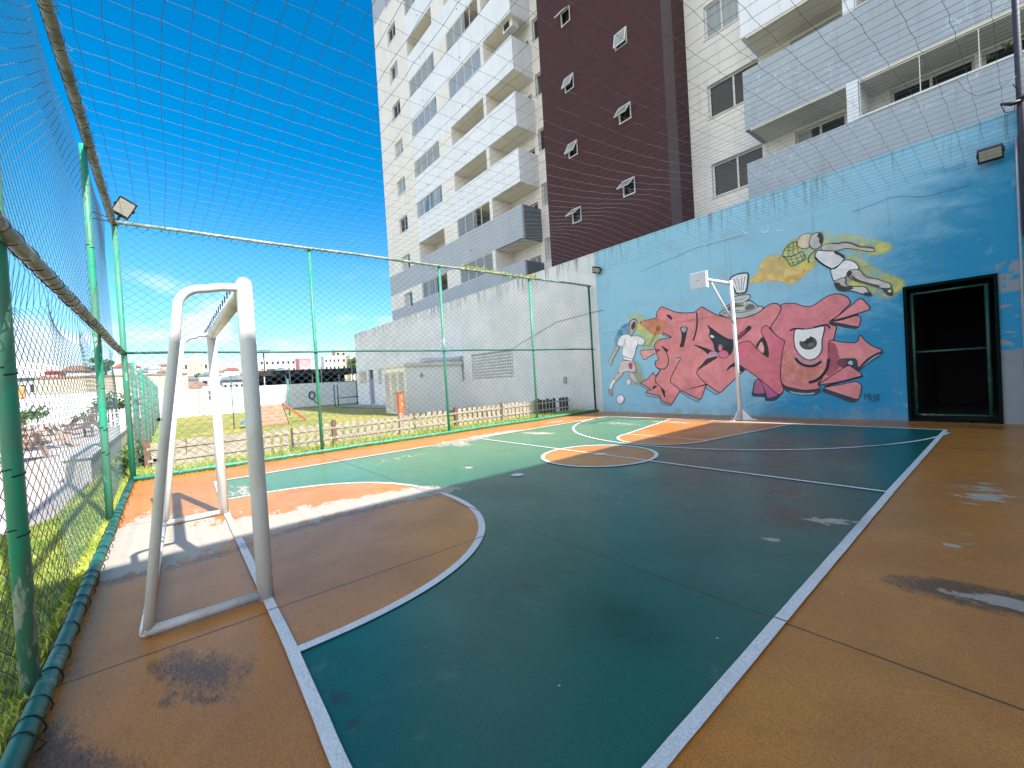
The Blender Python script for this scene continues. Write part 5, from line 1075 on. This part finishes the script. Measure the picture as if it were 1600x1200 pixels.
for a in (0, 120, 240):
    c, s_ = math.cos(R_(a+20)), math.sin(R_(a+20)); X0 = Vector((-4.47, 10.62, 0)); d_ = Vector((c, s_, 0)); n_ = Vector((-s_, c, 0))*.012
    g = MB()
    A_ = [X0+d_*.05+Vector((0, 0, .26)), X0+d_*.05+Vector((0, 0, .02)), X0+d_*.26+Vector((0, 0, .02))]
    g.face([tuple(p+n_) for p in A_]); g.face([tuple(p-n_) for p in A_][::-1])
    for i in range(3): p, q = A_[i], A_[(i+1) % 3]; g.face([tuple(p-n_), tuple(q-n_), tuple(q+n_), tuple(p+n_)])
    g.build('foot_gusset', M_wh2, T)
    g = MB(); w2 = Vector((-s_, c, 0))*.05; q0, q1 = X0+d_*.02, X0+d_*.34
    g.prism([((q0+w2).x, (q0+w2).y), ((q0-w2).x, (q0-w2).y), ((q1-w2).x, (q1-w2).y), ((q1+w2).x, (q1+w2).y)], .0, .02); g.build('foot_plate', M_wh2, T)

# ================================================================== FLOODLIGHTS
M_lampb = simple('black_lamp_body', (.012, .013, .02), .5, .1); M_lens = simple('pale_lamp_lens', (.42, .41, .36), .35, .12, 6)
def flood(nm, label, loc, rot, w_, h_, arm=True, group=None):
    T = thing(nm, label, 'floodlight', loc); T.rotation_euler = rot
    def B(name, mats, *bx, par=T):
        g = MB(); g.box(*bx); me = g
        ob = MB.build(me, name, mats, None); ob.parent = par; return ob
    b_ = B('housing', M_lampb, -w_/2, w_/2, -.035, .03, -h_/2, h_/2)
    g = MB(); g.box(-w_/2+.02, w_/2-.02, -.044, -.035, -h_/2+.05, h_/2-.02); o = MB.build(g, 'lens', M_lens, None); o.parent = T
    g = MB(); g.box(-w_/2-.015, -w_/2, -.01, .10, -.02, .02); g.box(w_/2, w_/2+.015, -.01, .10, -.02, .02); g.box(-w_/2-.015, w_/2+.015, .10, .115, -.02, .02); o = MB.build(g, 'bracket', M_lampb, None); o.parent = T
    g = MB()
    for k in range(5): g.box(-w_/2+.03+k*(w_-.07)/4, -w_/2+.038+k*(w_-.07)/4, .03, .06, -h_/2+.03, h_/2-.03)
    o = MB.build(g, 'cooling_fins', M_lampb, None); o.parent = T
    return T
flood('floodlight', 'tilted black floodlight on top of the corner fence post', (-9.34, -.36, 4.50), (R_(30), R_(28), R_(100)), .24, .30)
flood('floodlight', 'small floodlight on the wall above the end of the far fence', (-9.05, 11.26, 4.72), (R_(40), R_(14), R_(25)), .26, .22)
flood('floodlight', 'larger floodlight high on the blue wall above the gateway', (-.38, 11.25, 4.70), (R_(42), 0, R_(0)), .30, .25)
g = MB(); g.tube([(-9.46, -.5, 4.25), (-9.40, -.42, 4.38)], .02, 8); g.tube([(-9.46, -.58, 4.36), (-9.7, -.85, 4.5), (-9.95, -.8, 4.45), (-9.5, -.5, 4.3)], .012, 6); tag(g.build('cable_bundle', M_black), 'tangle of cable and bracket beside the corner floodlight', 'cable')
T = thing('utility_pole', 'dark weathered pole with clamp standing against the right end of the blue wall', 'pole', (-.02, 11.3, 0))
g = MB(); g.tube([(-.02, 11.32, 3.2), (-.03, 11.32, 5.4), (-.05, 11.32, 9.5)], .045, 10); g.build('pole_shaft', simple('dark_purple_paint', (.045, .045, .075), .6, .5, 8), T)
g = MB(); g.tube([(-.09, 11.36, 0), (-.09, 11.36, 4.9)], .018, 8); g.build('conduit', simple('grey_plastic', (.35, .37, .4)), T)
g = MB(); g.tube([(-.0, 11.25, 5.42), (-.12, 11.2, 5.40), (-.24, 11.15, 5.44)], [.03, .035, .02], 8); g.tube([(.08, 11.25, 5.5), (-.05, 11.25, 5.44)], .03, 8); g.build('clamp', M_black, T)
g = MB(); g.tube([(-.24, 11.15, 5.44), (-.2, 11.2, 5.3), (-.1, 11.25, 5.28), (-.05, 11.28, 5.6), (-.1, 11.28, 5.75)], .006, 5)
g.tube([(-.06, 11.27, 5.85), (-.25, 11.2, 5.72), (-.5, 11.1, 5.70), (-.62, 11.0, 5.82), (-.7, 10.9, 6.0)], .005, 5); g.build('wire', M_black, T)
# ================================================================== LAWN SIDE
M_pick = simple('weathered_picket_wood', (.46, .39, .31), .85, .35, 4, 0, .2, .5, .3); M_pickw = simple('white_picket_wood', (.78, .78, .76), .7, .15)
T = thing('picket_fence', 'low weathered picket fence running along the lawn behind the far mesh fence', 'fence', (-10.85, -.3, 0))
PX = -10.85; y = -.35; k = 0; rp = random.Random(3)
while y < 10.4:
    L_ = 1.72 if k < 5 else 1.55; dark = 10.4-y < 1.2
    g = MB(); n_ = 9
    solid = k == 0
    for q in range(n_):
        yy = y+.06+(L_-.10)*q/n_; wd = .12 if not solid else .175
        if rp.random() < .03: continue
        top = .50+rp.gauss(0, .012); a = rp.gauss(0, .006)
        g.prism([(yy, -.06), (yy+wd, -.06), (yy+wd+a, top), (yy+a, top+rp.gauss(0, .004))], PX+.02, PX+.04, 'x')
    g.build('picket_panel', M_pick if not dark else M_black, T)
    
    for z0_ in (.12, .36): g = MB(); g.box(PX+.043, PX+.062, y, y+L_, z0_, z0_+.05); g.build('rail', M_pick, T)
    g = MB(); g.box(PX-.05, PX+.05, y-.045, y+.045, -.06, .56); g.build('post', M_pick if k % 2 else simple('brown_post', (.20, .11, .07), .8), T)
    y += L_+.02; k += 1
# climbing frame
T = thing('climbing_ramp', 'low playground ramp of brown logs with a blue board and red slide plank', 'play equipment', (-20.7, 3.3, 0))
M_log = simple('brown_log', (.40, .22, .14), .8, .35, 5); M_blue = simple('blue_board', (.05, .28, .62), .5, .2)
for i in range(6):
    a, b = i/6, (i+.8)/6; g = MB(); P0 = lambda u: (-20.1-1.05*u, .02+.80*u)
    g.prism([P0(a), P0(b), (P0(b)[0]-.04, P0(b)[1]-.05), (P0(a)[0]-.04, P0(a)[1]-.05)], 0, 1) if False else None
    (x0, z0), (x1, z1) = P0(a), P0(b)
    g.face([(x0, 2.9, z0), (x0, 3.95, z0), (x1, 3.95, z1), (x1, 2.9, z1)]); g.face([(x0, 2.9, z0-.07), (x1, 2.9, z1-.07), (x1, 3.95, z1-.07), (x0, 3.95, z0-.07)]); g.face([(x0, 2.9, z0-.07), (x0, 3.95, z0-.07), (x0, 3.95, z0), (x0, 2.9, z0)]); g.face([(x0, 2.9, z0-.07), (x0, 2.9, z0), (x1, 2.9, z1), (x1, 2.9, z1-.07)])
    g.build('log', M_log, T)
g = MB(); g.prism([(-20.1, -.05), (-21.15, .82), (-22.1, -.05)], 2.86, 2.89, 'y'); g.prism([(-20.1, -.05), (-21.15, .82), (-22.1, -.05)], 3.96, 3.99, 'y'); g.build('side_panel', M_darkin, T)
g = MB(); mt = Matrix.Translation((-20.4, 2.80, .50)) @ Matrix.Rotation(R_(38), 4, 'X'); g.box(-.35, .35, -.62, 0, -.03, .03, 0, mt); g.build('blue_board', M_blue, T)
g = MB(); mt = Matrix.Translation((-21.15, 3.98, .80)) @ Matrix.Rotation(R_(-41), 4, 'X'); g.box(-.12, .12, 0, 1.22, -.035, .035, 0, mt); g.build('slide_plank', simple('red_plank', (.60, .10, .08), .5, .2), T)
# thin posts and small goal frame
g = MB(); g.tube([(-26.4, 5.3, -.06), (-26.4, 5.32, 2.0)], .035, 8); tag(g.build('pole', M_gp), 'thin green pole on the lawn left of the hut and red plank', 'pole')
g = MB(); g.tube([(-20.4, 2.05, -.06), (-20.4, 2.05, 2.1)], .018, 6); tag(g.build('pole', M_gd), 'thin dark pole standing on the lawn next to the blue board', 'pole')
T = thing('small_goal', 'small dark green goal frame near the door of the concrete wall', 'goal', (-33.8, 11, 0))
for y_ in (9.9, 10.15, 11.6): g = MB(); g.tube([(-33.6, y_, -.05), (-33.6, y_, 1.55 if y_ < 11 else 1.8)], .045, 8); g.build('post', M_gd, T)
g = MB(); g.tube([(-33.6, 10.15, .55), (-33.6, 11.6, .58)], .035, 8); g.tube([(-33.6, 10.1, 1.75), (-33.6, 11.6, 1.8)], .02, 8); g.build('crossbar', M_gd, T)
# far white wall
T = thing('boundary_wall', 'low white boundary wall closing the lawn and plaza at the back', 'wall', (-38, 0, 0))
M_ww = simple('white_boundary_paint', (.78, .78, .77), .8, .12, .8, 0, .1, .5, .3)
g = MB(); g.box(-38.2, -38.0, -14.5, -1.2, -.1, 1.98); g.box(-38.2, -38.0, -1.2, 15, -.1, 1.86); g.build('wall', M_ww, T)
g = MB(); g.prism([(1.75, -.1), (2.15, -.1), (2.02, 1.88), (1.82, 1.88)], -38.0, -37.8, 'x'); g.build('buttress', simple('grey_buttress', (.42, .42, .42)), T)
g = MB(); g.box(-38.0, -37.9, 2.05, 3.2, -.1, 2.02); g.build('meter_housing', M_ww, T)
for zz in (1.05, 1.42):
    g = MB(); g.box(-37.9, -37.86, 2.38, 2.95, zz, zz+.30); g.build('meter_box', simple('dark_meter_box', (.10, .10, .11)), T)
T = thing('hose', 'dark coiled hose hanging on the shaded part of the white boundary wall', 'hose', (-37.9, 9.4, 0))
g = MB(); g.tube([(-37.93, 9.38+.22*math.cos(a/3), .85+.30*math.sin(a/3)) for a in range(20)], .055, 6, 0, False); g.tube([(-37.93, 9.4, .56), (-37.93, 9.6, .3), (-37.93, 10.0, .02)], .03, 5); g.build('coil', simple('navy_hose', (.01, .03, .07)), T)
# low kerb wall between turf and plaza
g = MB(); g.box(-37.6, -10.4, -1.42, -1.08, -.1, .40); g.box(-37.6, -10.35, -1.45, -1.05, .40, .44)
tag(g.build('kerb_wall', simple('kerb_concrete', (.50, .48, .45), .85, .3, 2, 0, .3, .5, .4)), 'knee-high concrete kerb wall between the plaza and the turf strip', 'wall')
# plaza furniture
M_tim = simple('grey_brown_timber', (.20, .13, .10), .85, .4, 6); M_tim2 = simple('faded_pink_timber', (.42, .30, .25), .85, .3, 5)
def bench(x, y, rz, label, mt_=M_tim2):
    T = thing('picnic_table', label, 'table', (x, y, 0), 'wooden tables on the plaza'); T.rotation_euler.z = rz
    def add(nm, *bx):
        g = MB(); g.box(*bx); o = g.build(nm, mt_); o.parent = T
    for k in range(4): add('table_plank', -.8, .8, -.36+k*.18, -.20+k*.18, .70, .74)
    add('seat', -.8, .8, -.80, -.58, .42, .46); add('seat', -.8, .8, .58, .80, .42, .46)
    for s_ in (-.6, .6):
        g = MB(); g.prism([(-.72, 0), (-.62, 0), (-.12, .70), (-.24, .70)], s_-.04, s_+.04, 'x'); g.prism([(.72, 0), (.62, 0), (.12, .70), (.24, .70)], s_-.04, s_+.04, 'x'); g.box(s_-.04, s_+.04, -.78, .78, .36, .42); o = g.build('leg_frame', mt_); o.parent = T
bench(-19.5, -3.1, .3, 'pinkish wooden picnic table nearest the kerb wall on the plaza'); bench(-15.6, -3.2, 1.3, 'picnic table closest to the left green fence post', M_tim2); bench(-27.5, -3.0, .2, 'dark timber picnic table further back on the plaza', M_tim); bench(-26, -5.5, .9, 'timber table at the back left of the plaza', M_tim)
T = thing('lounge_chair', 'dark slatted timber lounge chair leaning back on the plaza', 'chair', (-23.5, -2.75, 0)); T.rotation_euler.z = .5
for nm, bx, rx in (('seat', (-.3, .3, -.5, .3, -.02, .02), 12), ('backrest', (-.3, .3, 0, .95, -.02, .02), 62)):
    g = MB(); mt = Matrix.Translation((0, .25 if nm == 'backrest' else 0, .38)) @ Matrix.Rotation(R_(rx), 4, 'X')
    n_ = 6
    for k in range(n_): a = bx[2]+(bx[3]-bx[2])*k/n_; g.box(bx[0], bx[1], a, a+(bx[3]-bx[2])/n_*.7, bx[4], bx[5], 0, mt)
    o = g.build(nm, M_tim); o.parent = T
for s_ in (-.28, .28):
    g = MB(); g.box(s_-.03, s_+.03, -.5, -.44, 0, .38); g.box(s_-.03, s_+.03, .3, .36, 0, .42); o = g.build('leg', M_tim); o.parent = T
T = thing('planter', 'long brick-coloured planter with pink flowers on the plaza', 'planter', (-21.8, -3.9, 0))
g = MB(); g.box(-23.4, -20.2, -4.2, -3.6, 0, .38); g.build('trough', simple('pink_terracotta', (.50, .27, .20), .8), T)
def clump(mb, n, c, rad, s0, s1, seed):
    r = random.Random(seed); subs = [(Vector((r.gauss(0, .45), r.gauss(0, .45), r.gauss(0, .35))), r.uniform(.35, .6)) for _ in range(9)]
    for _ in range(n):
        q, sr = r.choice(subs); d_ = Vector((r.gauss(0, 1), r.gauss(0, 1), r.gauss(0, 1))).normalized()*sr*r.uniform(.5, 1)
        p = Vector(c)+Vector(((q.x+d_.x)*rad[0], (q.y+d_.y)*rad[1], (q.z+d_.z)*rad[2])); 
        if p.z < -.03: continue
        n_ = Vector((r.gauss(0, 1), r.gauss(0, 1), r.gauss(0, 1))).normalized(); s_ = r.uniform(s0, s1); u = n_.orthogonal().normalized()*s_; v = n_.cross(u)*.6
        mb.face([tuple(p+u), tuple(p+v), tuple(p-u), tuple(p-v)])
g = MB(); clump(g, 500, (-21.8, -3.9, .5), (1.5, .3, .2), .04, .09, 31); g.build('flowers', leafmat('pink_flower', (.45, .05, .10), (.12, .18, .05)), T)
def bush(nm, label, c, rad, n, seed, stem=True, s0=.05, s1=.12, cat='bush', mt_=None, grp=None):
    T = thing(nm, label, cat, (c[0], c[1], 0), grp)
    g = MB(); clump(g, n, c, rad, s0, s1, seed); g.build('foliage', mt_ or M_leaf, T)
    g = MB(); g.tube([(c[0], c[1], -.05), (c[0]+.05, c[1], c[2])], [.05*max(1, rad[2]), .02*max(1, rad[2])], 6); g.build('stem', M_tim, T)
bush('bush', 'dark leafy bush behind the white planter fence at far left', (-31, -5.2, .85), (.9, 1.0, .6), 900, 41)
bush('bush', 'tall leafy bush behind the fence posts by the corner', (-33, -2.4, 1.05), (1.2, 1.3, 1.0), 1600, 42)
bush('shrub', 'small wild shrub growing at the foot of the corner post', (-11.3, -.45, .25), (.4, .3, .35), 700, 43, s0=.02, s1=.05)
bush('shrub', 'pale seedling clump among turf outside the corner of the court', (-10.2, -.75, .12), (.35, .2, .2), 400, 44, s0=.015, s1=.04)
def pickets(label, p0, p1, h, n, z0=0):
    T = thing('picket_fence', label, 'fence', (p0[0], p0[1], 0), 'white picket fences on the plaza')
    d_ = Vector((p1[0]-p0[0], p1[1]-p0[1], 0)); g = MB()
    u = d_.normalized(); nn = Vector((-u.y, u.x, 0))*.015
    for k in range(n):
        a = Vector((p0[0], p0[1], 0))+d_*(k/n); b = a+d_/n*.62; m_ = (a+b)/2
        for s_ in (1, -1): q = nn*s_; f = [tuple(a+q+Vector((0, 0, z0))), tuple(b+q+Vector((0, 0, z0))), tuple(b+q+Vector((0, 0, h-.07))), tuple(m_+q+Vector((0, 0, h))), tuple(a+q+Vector((0, 0, h-.07)))]; g.face(f if s_ > 0 else f[::-1])
    g.build('pickets', M_pickw, T); g = MB()
    for zz in (h*.3, h*.75): g.tube([(p0[0], p0[1], zz), (p1[0], p1[1], zz)], .03, 4)
    g.build('rail', M_pickw, T)
pickets('white picket fence in front of the tall bush beside the corner posts', (-31.5, -3.2), (-31.5, -.75), .95, 16); pickets('short white picket box around the plants at left', (-23, -3.95), (-23, -3.2), .92, 5, .35); pickets('long pale picket fence across the back of the plaza', (-30, -12), (-30, -5.5), .8, 40)
box_ = thing('orange_panel', 'orange painted panel on top of the white wall at far left', 'panel', (-37.9, -6.8, 0)); g = MB(); g.box(-37.98, -37.9, -7.2, -6.5, 1.9, 2.55); g.build('board', simple('orange_paint', (.85, .28, .10)), box_)
g = MB(); g.box(-37.98, -37.86, -7.24, -7.2, 1.9, 2.6); g.box(-37.98, -37.86, -6.5, -6.46, 1.9, 2.6); g.build('frame', M_tim, box_)

# ================================================================== TOWN
g = MB(); rt = random.Random(12); n_ = 60; Y0, Y1 = -180, 240
hf = lambda y: 7.5+2.0*math.sin(y*.03)+1.2*math.sin(y*.11+1)
for i in range(n_):
    a, b = Y0+(Y1-Y0)*i/n_, Y0+(Y1-Y0)*(i+1)/n_
    g.face([(-125, a, -.05), (-125, b, -.05), (-230, b, hf(b)), (-230, a, hf(a))]); g.face([(-230, a, hf(a)), (-230, b, hf(b)), (-600, b, hf(b)+2), (-600, a, hf(a)+2)])
m, t = newmat('hill_ground'); n = t.noise(.05, 6, .6); fin(t, t.mix(t.step(n, .4, .6), (.12, .14, .09), (.30, .28, .25)), .95)
tag(g.build('hill', m), kind='structure')
PALW = {'white': (.72, .72, .70), 'cream': (.66, .56, .40), 'tan': (.55, .42, .30), 'pink': (.75, .30, .30), 'grey': (.38, .40, .43), 'teal': (.50, .62, .64), 'beige': (.50, .45, .35), 'brick': (.42, .22, .15)}
ROOF = {'red': (.48, .10, .07), 'grey': (.22, .24, .27), 'rust': (.33, .20, .15), 'white': (.75, .75, .75), 'flat': None, 'orange': (.60, .24, .15)}
def house(nm, label, cat, X, y0, y1, top, wc, roof, dep=None, nwx=3, nwz=1, extra=None, z0=0.0, grp=None):
    """one distant building: walls, roof and a row of windows on the side facing the court"""
    T = thing(nm, label, cat, (-X, (y0+y1)/2, 0), grp); dep = dep or max(4, (y1-y0)*.7)
    rc = ROOF[roof]; H = top-z0; rh_ = 0 if rc is None else min(H*.35, (y1-y0)*.2, 1.7)
    wt = top-rh_; g = MB(); g.box(-X-dep, -X, y0, y1, z0, wt); g.build('wall', simple('town_'+wc, PALW[wc], .85, .12, .3), T)
    e = (y1-y0)*.03
    if rc is not None:
        g = MB(); g.prism([(y0-e, wt), (y1+e, wt), (y1-(y1-y0)*.28, top), (y0+(y1-y0)*.28, top)], -X-dep-.2, -X+.25, 'x'); g.build('roof', simple('roof_'+roof, rc, .8, .3, .8), T)
    else:
        g = MB(); g.box(-X-dep-.1, -X+.1, y0-.1, y1+.1, wt, wt+.03*H); g.build('parapet', simple('town_'+wc, PALW[wc]), T)
    vis = min(H*.8, max(1.5, wt-2.2))
    for j in range(nwz):
        for i in range(nwx):
            yc = y0+(y1-y0)*(i+.5)/nwx; ww = (y1-y0)/nwx*.27; zc = wt-vis*(j+.55)/nwz; wh = vis/nwz*.24
            g = MB(); g.box(-X, -X+.04, yc-ww, yc+ww, zc-wh, zc+wh); f = g.build('window', M_alu, T)
            g = MB(); g.box(-X+.04, -X+.06, yc-ww*.85, yc+ww*.85, zc-wh*.85, zc+wh*.85); g.build('pane', M_gl, f)
    if extra: extra(T)
    return T
def ex1(T):
    g = MB(); g.box(-156, -150.3, 5.6, 8.4, 11.4, 12.6); g.box(-154, -151, 6.5, 7.6, 12.6, 13.6); g.build('water_tank_room', simple('town_cream', PALW['cream']), T)
    g = MB(); g.box(-150, -149.7, 5.6, 8.3, 6, 11.2); g.build('brick_panel', simple('town_tan', PALW['tan']), T)
house('apartment_block', 'cream apartment block with brick panel behind the goal frame', 'building', 150, 4.2, 9.9, 11.4, 'cream', 'flat', nwx=5, nwz=3, extra=ex1)
def ex2(T):
    g = MB(); g.box(-168, -161, 27.5, 30.2, 12.2, 14.3); g.build('roof_tower', simple('town_white', PALW['white']), T)
house('apartment_block', 'long white apartment block with square roof tower right of the goal post', 'building', 160, 22.5, 35.2, 12.3, 'white', 'flat', nwx=8, nwz=4, extra=ex2)
house('commercial_block', 'pink red box building above the dark canopy', 'building', 110, 24.9, 27.6, 8.6, 'pink', 'flat', nwx=2)
house('apartment_block', 'white and grey apartment block just left of the concrete wall', 'building', 160, 44.4, 50, 12.6, 'white', 'flat', nwx=4, nwz=4)
house('tower_block', 'tan tower block rising above its neighbours beside the concrete wall', 'building', 172, 52.0, 56.2, 15.9, 'tan', 'flat', nwx=2, nwz=5)
house('apartment_block', 'olive and cream block partly hidden by the concrete wall', 'building', 150, 50.2, 56, 12.0, 'cream', 'flat', nwx=4, nwz=4)
house('factory_hall', 'large white hall with shallow curved roof at the far left', 'building', 70, -13.6, -9.0, 5.6, 'white', 'white', nwx=5)
g = MB(); g.prism([(-13.7, 5.3), (-9.0, 5.2), (-9.4, 5.75), (-10.5, 6.15), (-12, 6.3), (-13.4, 6.0)], -78, -69.9, 'x'); tag(g.build('curved_roof', simple('roof_white', ROOF['white'])), 'shallow white curved roof of the hall at far left', 'roof')
house('warehouse', 'long low warehouse with rust coloured roof', 'building', 68, -8.9, -6.0, 5.6, 'white', 'rust', nwx=3)
house('shop', 'small shop front with red panels at far left', 'building', 60, -8.9, -8.0, 4.7, 'pink', 'red', nwx=1); house('house', 'dark grey house at the far left edge', 'house', 50, -9.4, -7.9, 3.9, 'grey', 'white', nwx=3)
house('house', 'white house with bright red roof beside the corner post', 'house', 90, -6.1, -3.0, 7.2, 'white', 'red'); house('house', 'teal white house between the corner post and the goal', 'house', 120, -4.4, .6, 8.2, 'teal', 'grey', nwx=4)
house('house', 'white roofed house above the low posts', 'house', 110, -2.4, -.1, 7.8, 'white', 'white', nwx=2); house('house', 'brown roofed house on the ridge', 'house', 130, -1.5, .9, 9.5, 'tan', 'rust', nwx=2)
house('house', 'white gabled house behind the rear frame of the goal', 'house', 75, .9, 3.7, 4.3, 'white', 'grey', nwx=2); house('house', 'white house with pitched roof below the cream apartments', 'house', 80, 4.0, 6.8, 5.0, 'white', 'grey', nwx=2)
house('house', 'house with orange roof right of the cream apartments', 'house', 95, 6.3, 8.6, 6.1, 'white', 'orange', nwx=2); house('house', 'white house with low red roof near the goal post', 'house', 100, 9.1, 11.6, 6.6, 'white', 'red', nwx=3)
house('house', 'grey workshop with a row of windows behind the white wall', 'building', 58, 5.0, 7.7, 3.5, 'grey', 'grey', nwx=5); house('house', 'low brick house just above the white wall', 'house', 55, .0, 3.9, 2.9, 'brick', 'rust', nwx=2)
rt = random.Random(77); wn = ['white', 'cream', 'teal', 'white', 'beige', 'grey']; rn = ['red', 'grey', 'rust', 'orange', 'white']; hc = ['white', 'cream', 'teal', 'white', 'beige', 'grey']; hr = ['red', 'dark grey', 'rusty', 'orange', 'white']
M2 = [(140, 11.5, 15, 'white', 'orange'), (185, -12, -7, 'cream', 'red'), (190, -22, -15, 'white', 'grey'), (135, -9.5, -6.8, 'beige', 'rust'), (200, 9.8, 15.5, 'white', 'red'), (180, 16, 21, 'cream', 'grey'), (105, 12.5, 15.5, 'white', 'red'), (120, 16.5, 19.8, 'cream', 'orange'), (88, 12.0, 13.6, 'beige', 'rust'), (98, 17, 21, 'white', 'grey'), (190, 0.5, 4.5, 'white', 'red'), (100, -14, -10.5, 'cream', 'red'), (145, 2.0, 4.0, 'teal', 'red'), (90, -1.0, .6, 'white', 'rust')]
adj = ['far hillside', 'distant', 'small']
for i, (X, a, b, wc, rf) in enumerate(M2):
    top = 1.35+X*rt.uniform(.036, .052)
    house('house', '%s house with %s roof %s' % ({'teal': 'pale teal'}.get(wc, wc), {'grey': 'dark grey', 'rust': 'rusty'}.get(rf, rf), ['far behind the goal, right of the cream block', 'high on the hill far left', 'on the hill at the extreme left', 'on the slope left of the corner post', 'on the ridge behind the near goal post', 'on the ridge behind the white block', 'just right of the near goal post', 'left of the long white block', 'low behind the white wall by the goal post', 'under the long white block', 'on the ridge left of the cream apartments', 'behind the warehouse at left', 'squeezed between ridge houses left of the cream block', 'small, just over the low posts'][i]), 'house', X, a, b, top, wc, rf, nwx=3)
T = thing('yard_wall', 'long beige rendered wall behind the white wall at left', 'wall', (-45, -4, 0)); g = MB(); g.box(-45.3, -45, -7.2, 1.5, -.1, 3.25); g.build('wall', simple('town_beige', PALW['beige'], .9, .3, 1.2), T); g = MB(); g.box(-45.35, -44.95, -7.2, 1.5, 3.25, 3.4); g.build('coping', simple('roof_rust', ROOF['rust']), T)
T = thing('carport', 'long dark flat-roofed carport behind the white boundary wall', 'carport', (-43, 10, 0)); g = MB(); g.box(-50, -42.2, 6.4, 16, 2.75, 3.2); g.build('canopy', simple('black_canopy', (.015, .015, .017), .7), T)
g = MB(); g.box(-50.2, -50, 6.4, 16, 0, 2.75); g.build('back_wall', M_darkin, T)
for y_ in (6.7, 8.4, 10.6, 13): g = MB(); g.tube([(-42.3, y_, 0), (-42.3, y_, 2.75)], .05, 6); g.build('post', M_conc, T)
for i, (y_, c_, l_) in enumerate(((7.9, (.75, .75, .76), 'white car parked under the left end of the carport'), (11.4, (.10, .11, .12), 'dark car parked under the carport beside the hose'))):
    T = thing('parked_car', l_, 'car', (-45, y_, 0)); g = MB(); g.prism([(-47, .35), (-43, .35), (-43, .95), (-43.9, 1.05), (-44.5, 1.5), (-46.1, 1.52), (-46.8, 1.05), (-47, .95)], y_-.85, y_+.85, 'y'); g.build('body', simple('car_paint_%d' % i, c_, .3, .05), T)
    g = MB(); g.prism([(-43.95, 1.07), (-44.5, 1.46), (-46.1, 1.47), (-46.7, 1.07)], y_-.86, y_+.86, 'y'); g.build('windows', M_gl, T)
    for dx in (-46.2, -43.8):
        for s_ in (-.8, .8): g = MB(); g.tube([(dx, y_+s_-.1, .33), (dx, y_+s_+.1, .33)], .33, 14); g.build('wheel', M_black, T)
T = thing('light_mast', 'tall thin floodlight mast behind the carport', 'lamp', (-60, 9.6, 0)); g = MB(); g.tube([(-60, 9.6, 0), (-60, 9.6, 6.3)], .07, 6); g.build('mast', M_black, T)
for k in range(5): g = MB(); g.box(-60.1, -59.9, 9.05+k*.27, 9.22+k*.27, 6.35, 6.52); g.build('lamp_head', M_black, T)
g = MB(); g.box(-60.02, -59.98, 8.95, 10.3, 6.3, 6.34); g.build('crossarm', M_black, T)
for i, (X, y_, h, l_) in enumerate(((44, 8.55, 3.4, 'thin pale lamp pole in front of the carport near the goal post'), (44, 11.2, 3.4, 'thin pale lamp pole in front of the middle of the carport'), (44, 14.0, 3.3, 'thin pale lamp pole at the concrete wall end of the carport'), (41, -1.0, 2.9, 'thin pole beside the beige yard wall'))):
    if i < 3: X = 41.5
    g = MB(); g.tube([(-X, y_, 0), (-X, y_, h)], .045, 6); tag(g.build('lamp_pole', M_conc), l_, 'pole')
def tree(label, X, y, h, r, seed):
    T = thing('tree', label, 'tree', (-X, y, 0)); g = MB(); clump(g, 1400, (-X, y, h-r*.7), (r, r, r*.8), r*.06, r*.15, seed); g.build('crown', M_leaf, T); g = MB(); g.tube([(-X, y, 0), (-X+.1, y+.1, h-r)], [.2, .1], 7); g.build('trunk', M_tim, T)
tree('small dark tree above the beige wall left of the corner post', 66, -5.2, 6.0, .9, 51); tree('round tree below the cream apartment block', 88, 5.6, 5.2, 1.5, 52); tree('bushy tree beside the red roofed house', 80, -3.6, 4.8, 1.6, 53); tree('dark tree by the long white block', 120, 21.5, 7.5, 2.4, 54); tree('tree on the ridge near the brown roof', 150, -.2, 9.5, 2.2, 55); tree('tree at the edge of the olive block beside the concrete wall', 100, 34.5, 8.2, 2.2, 56)
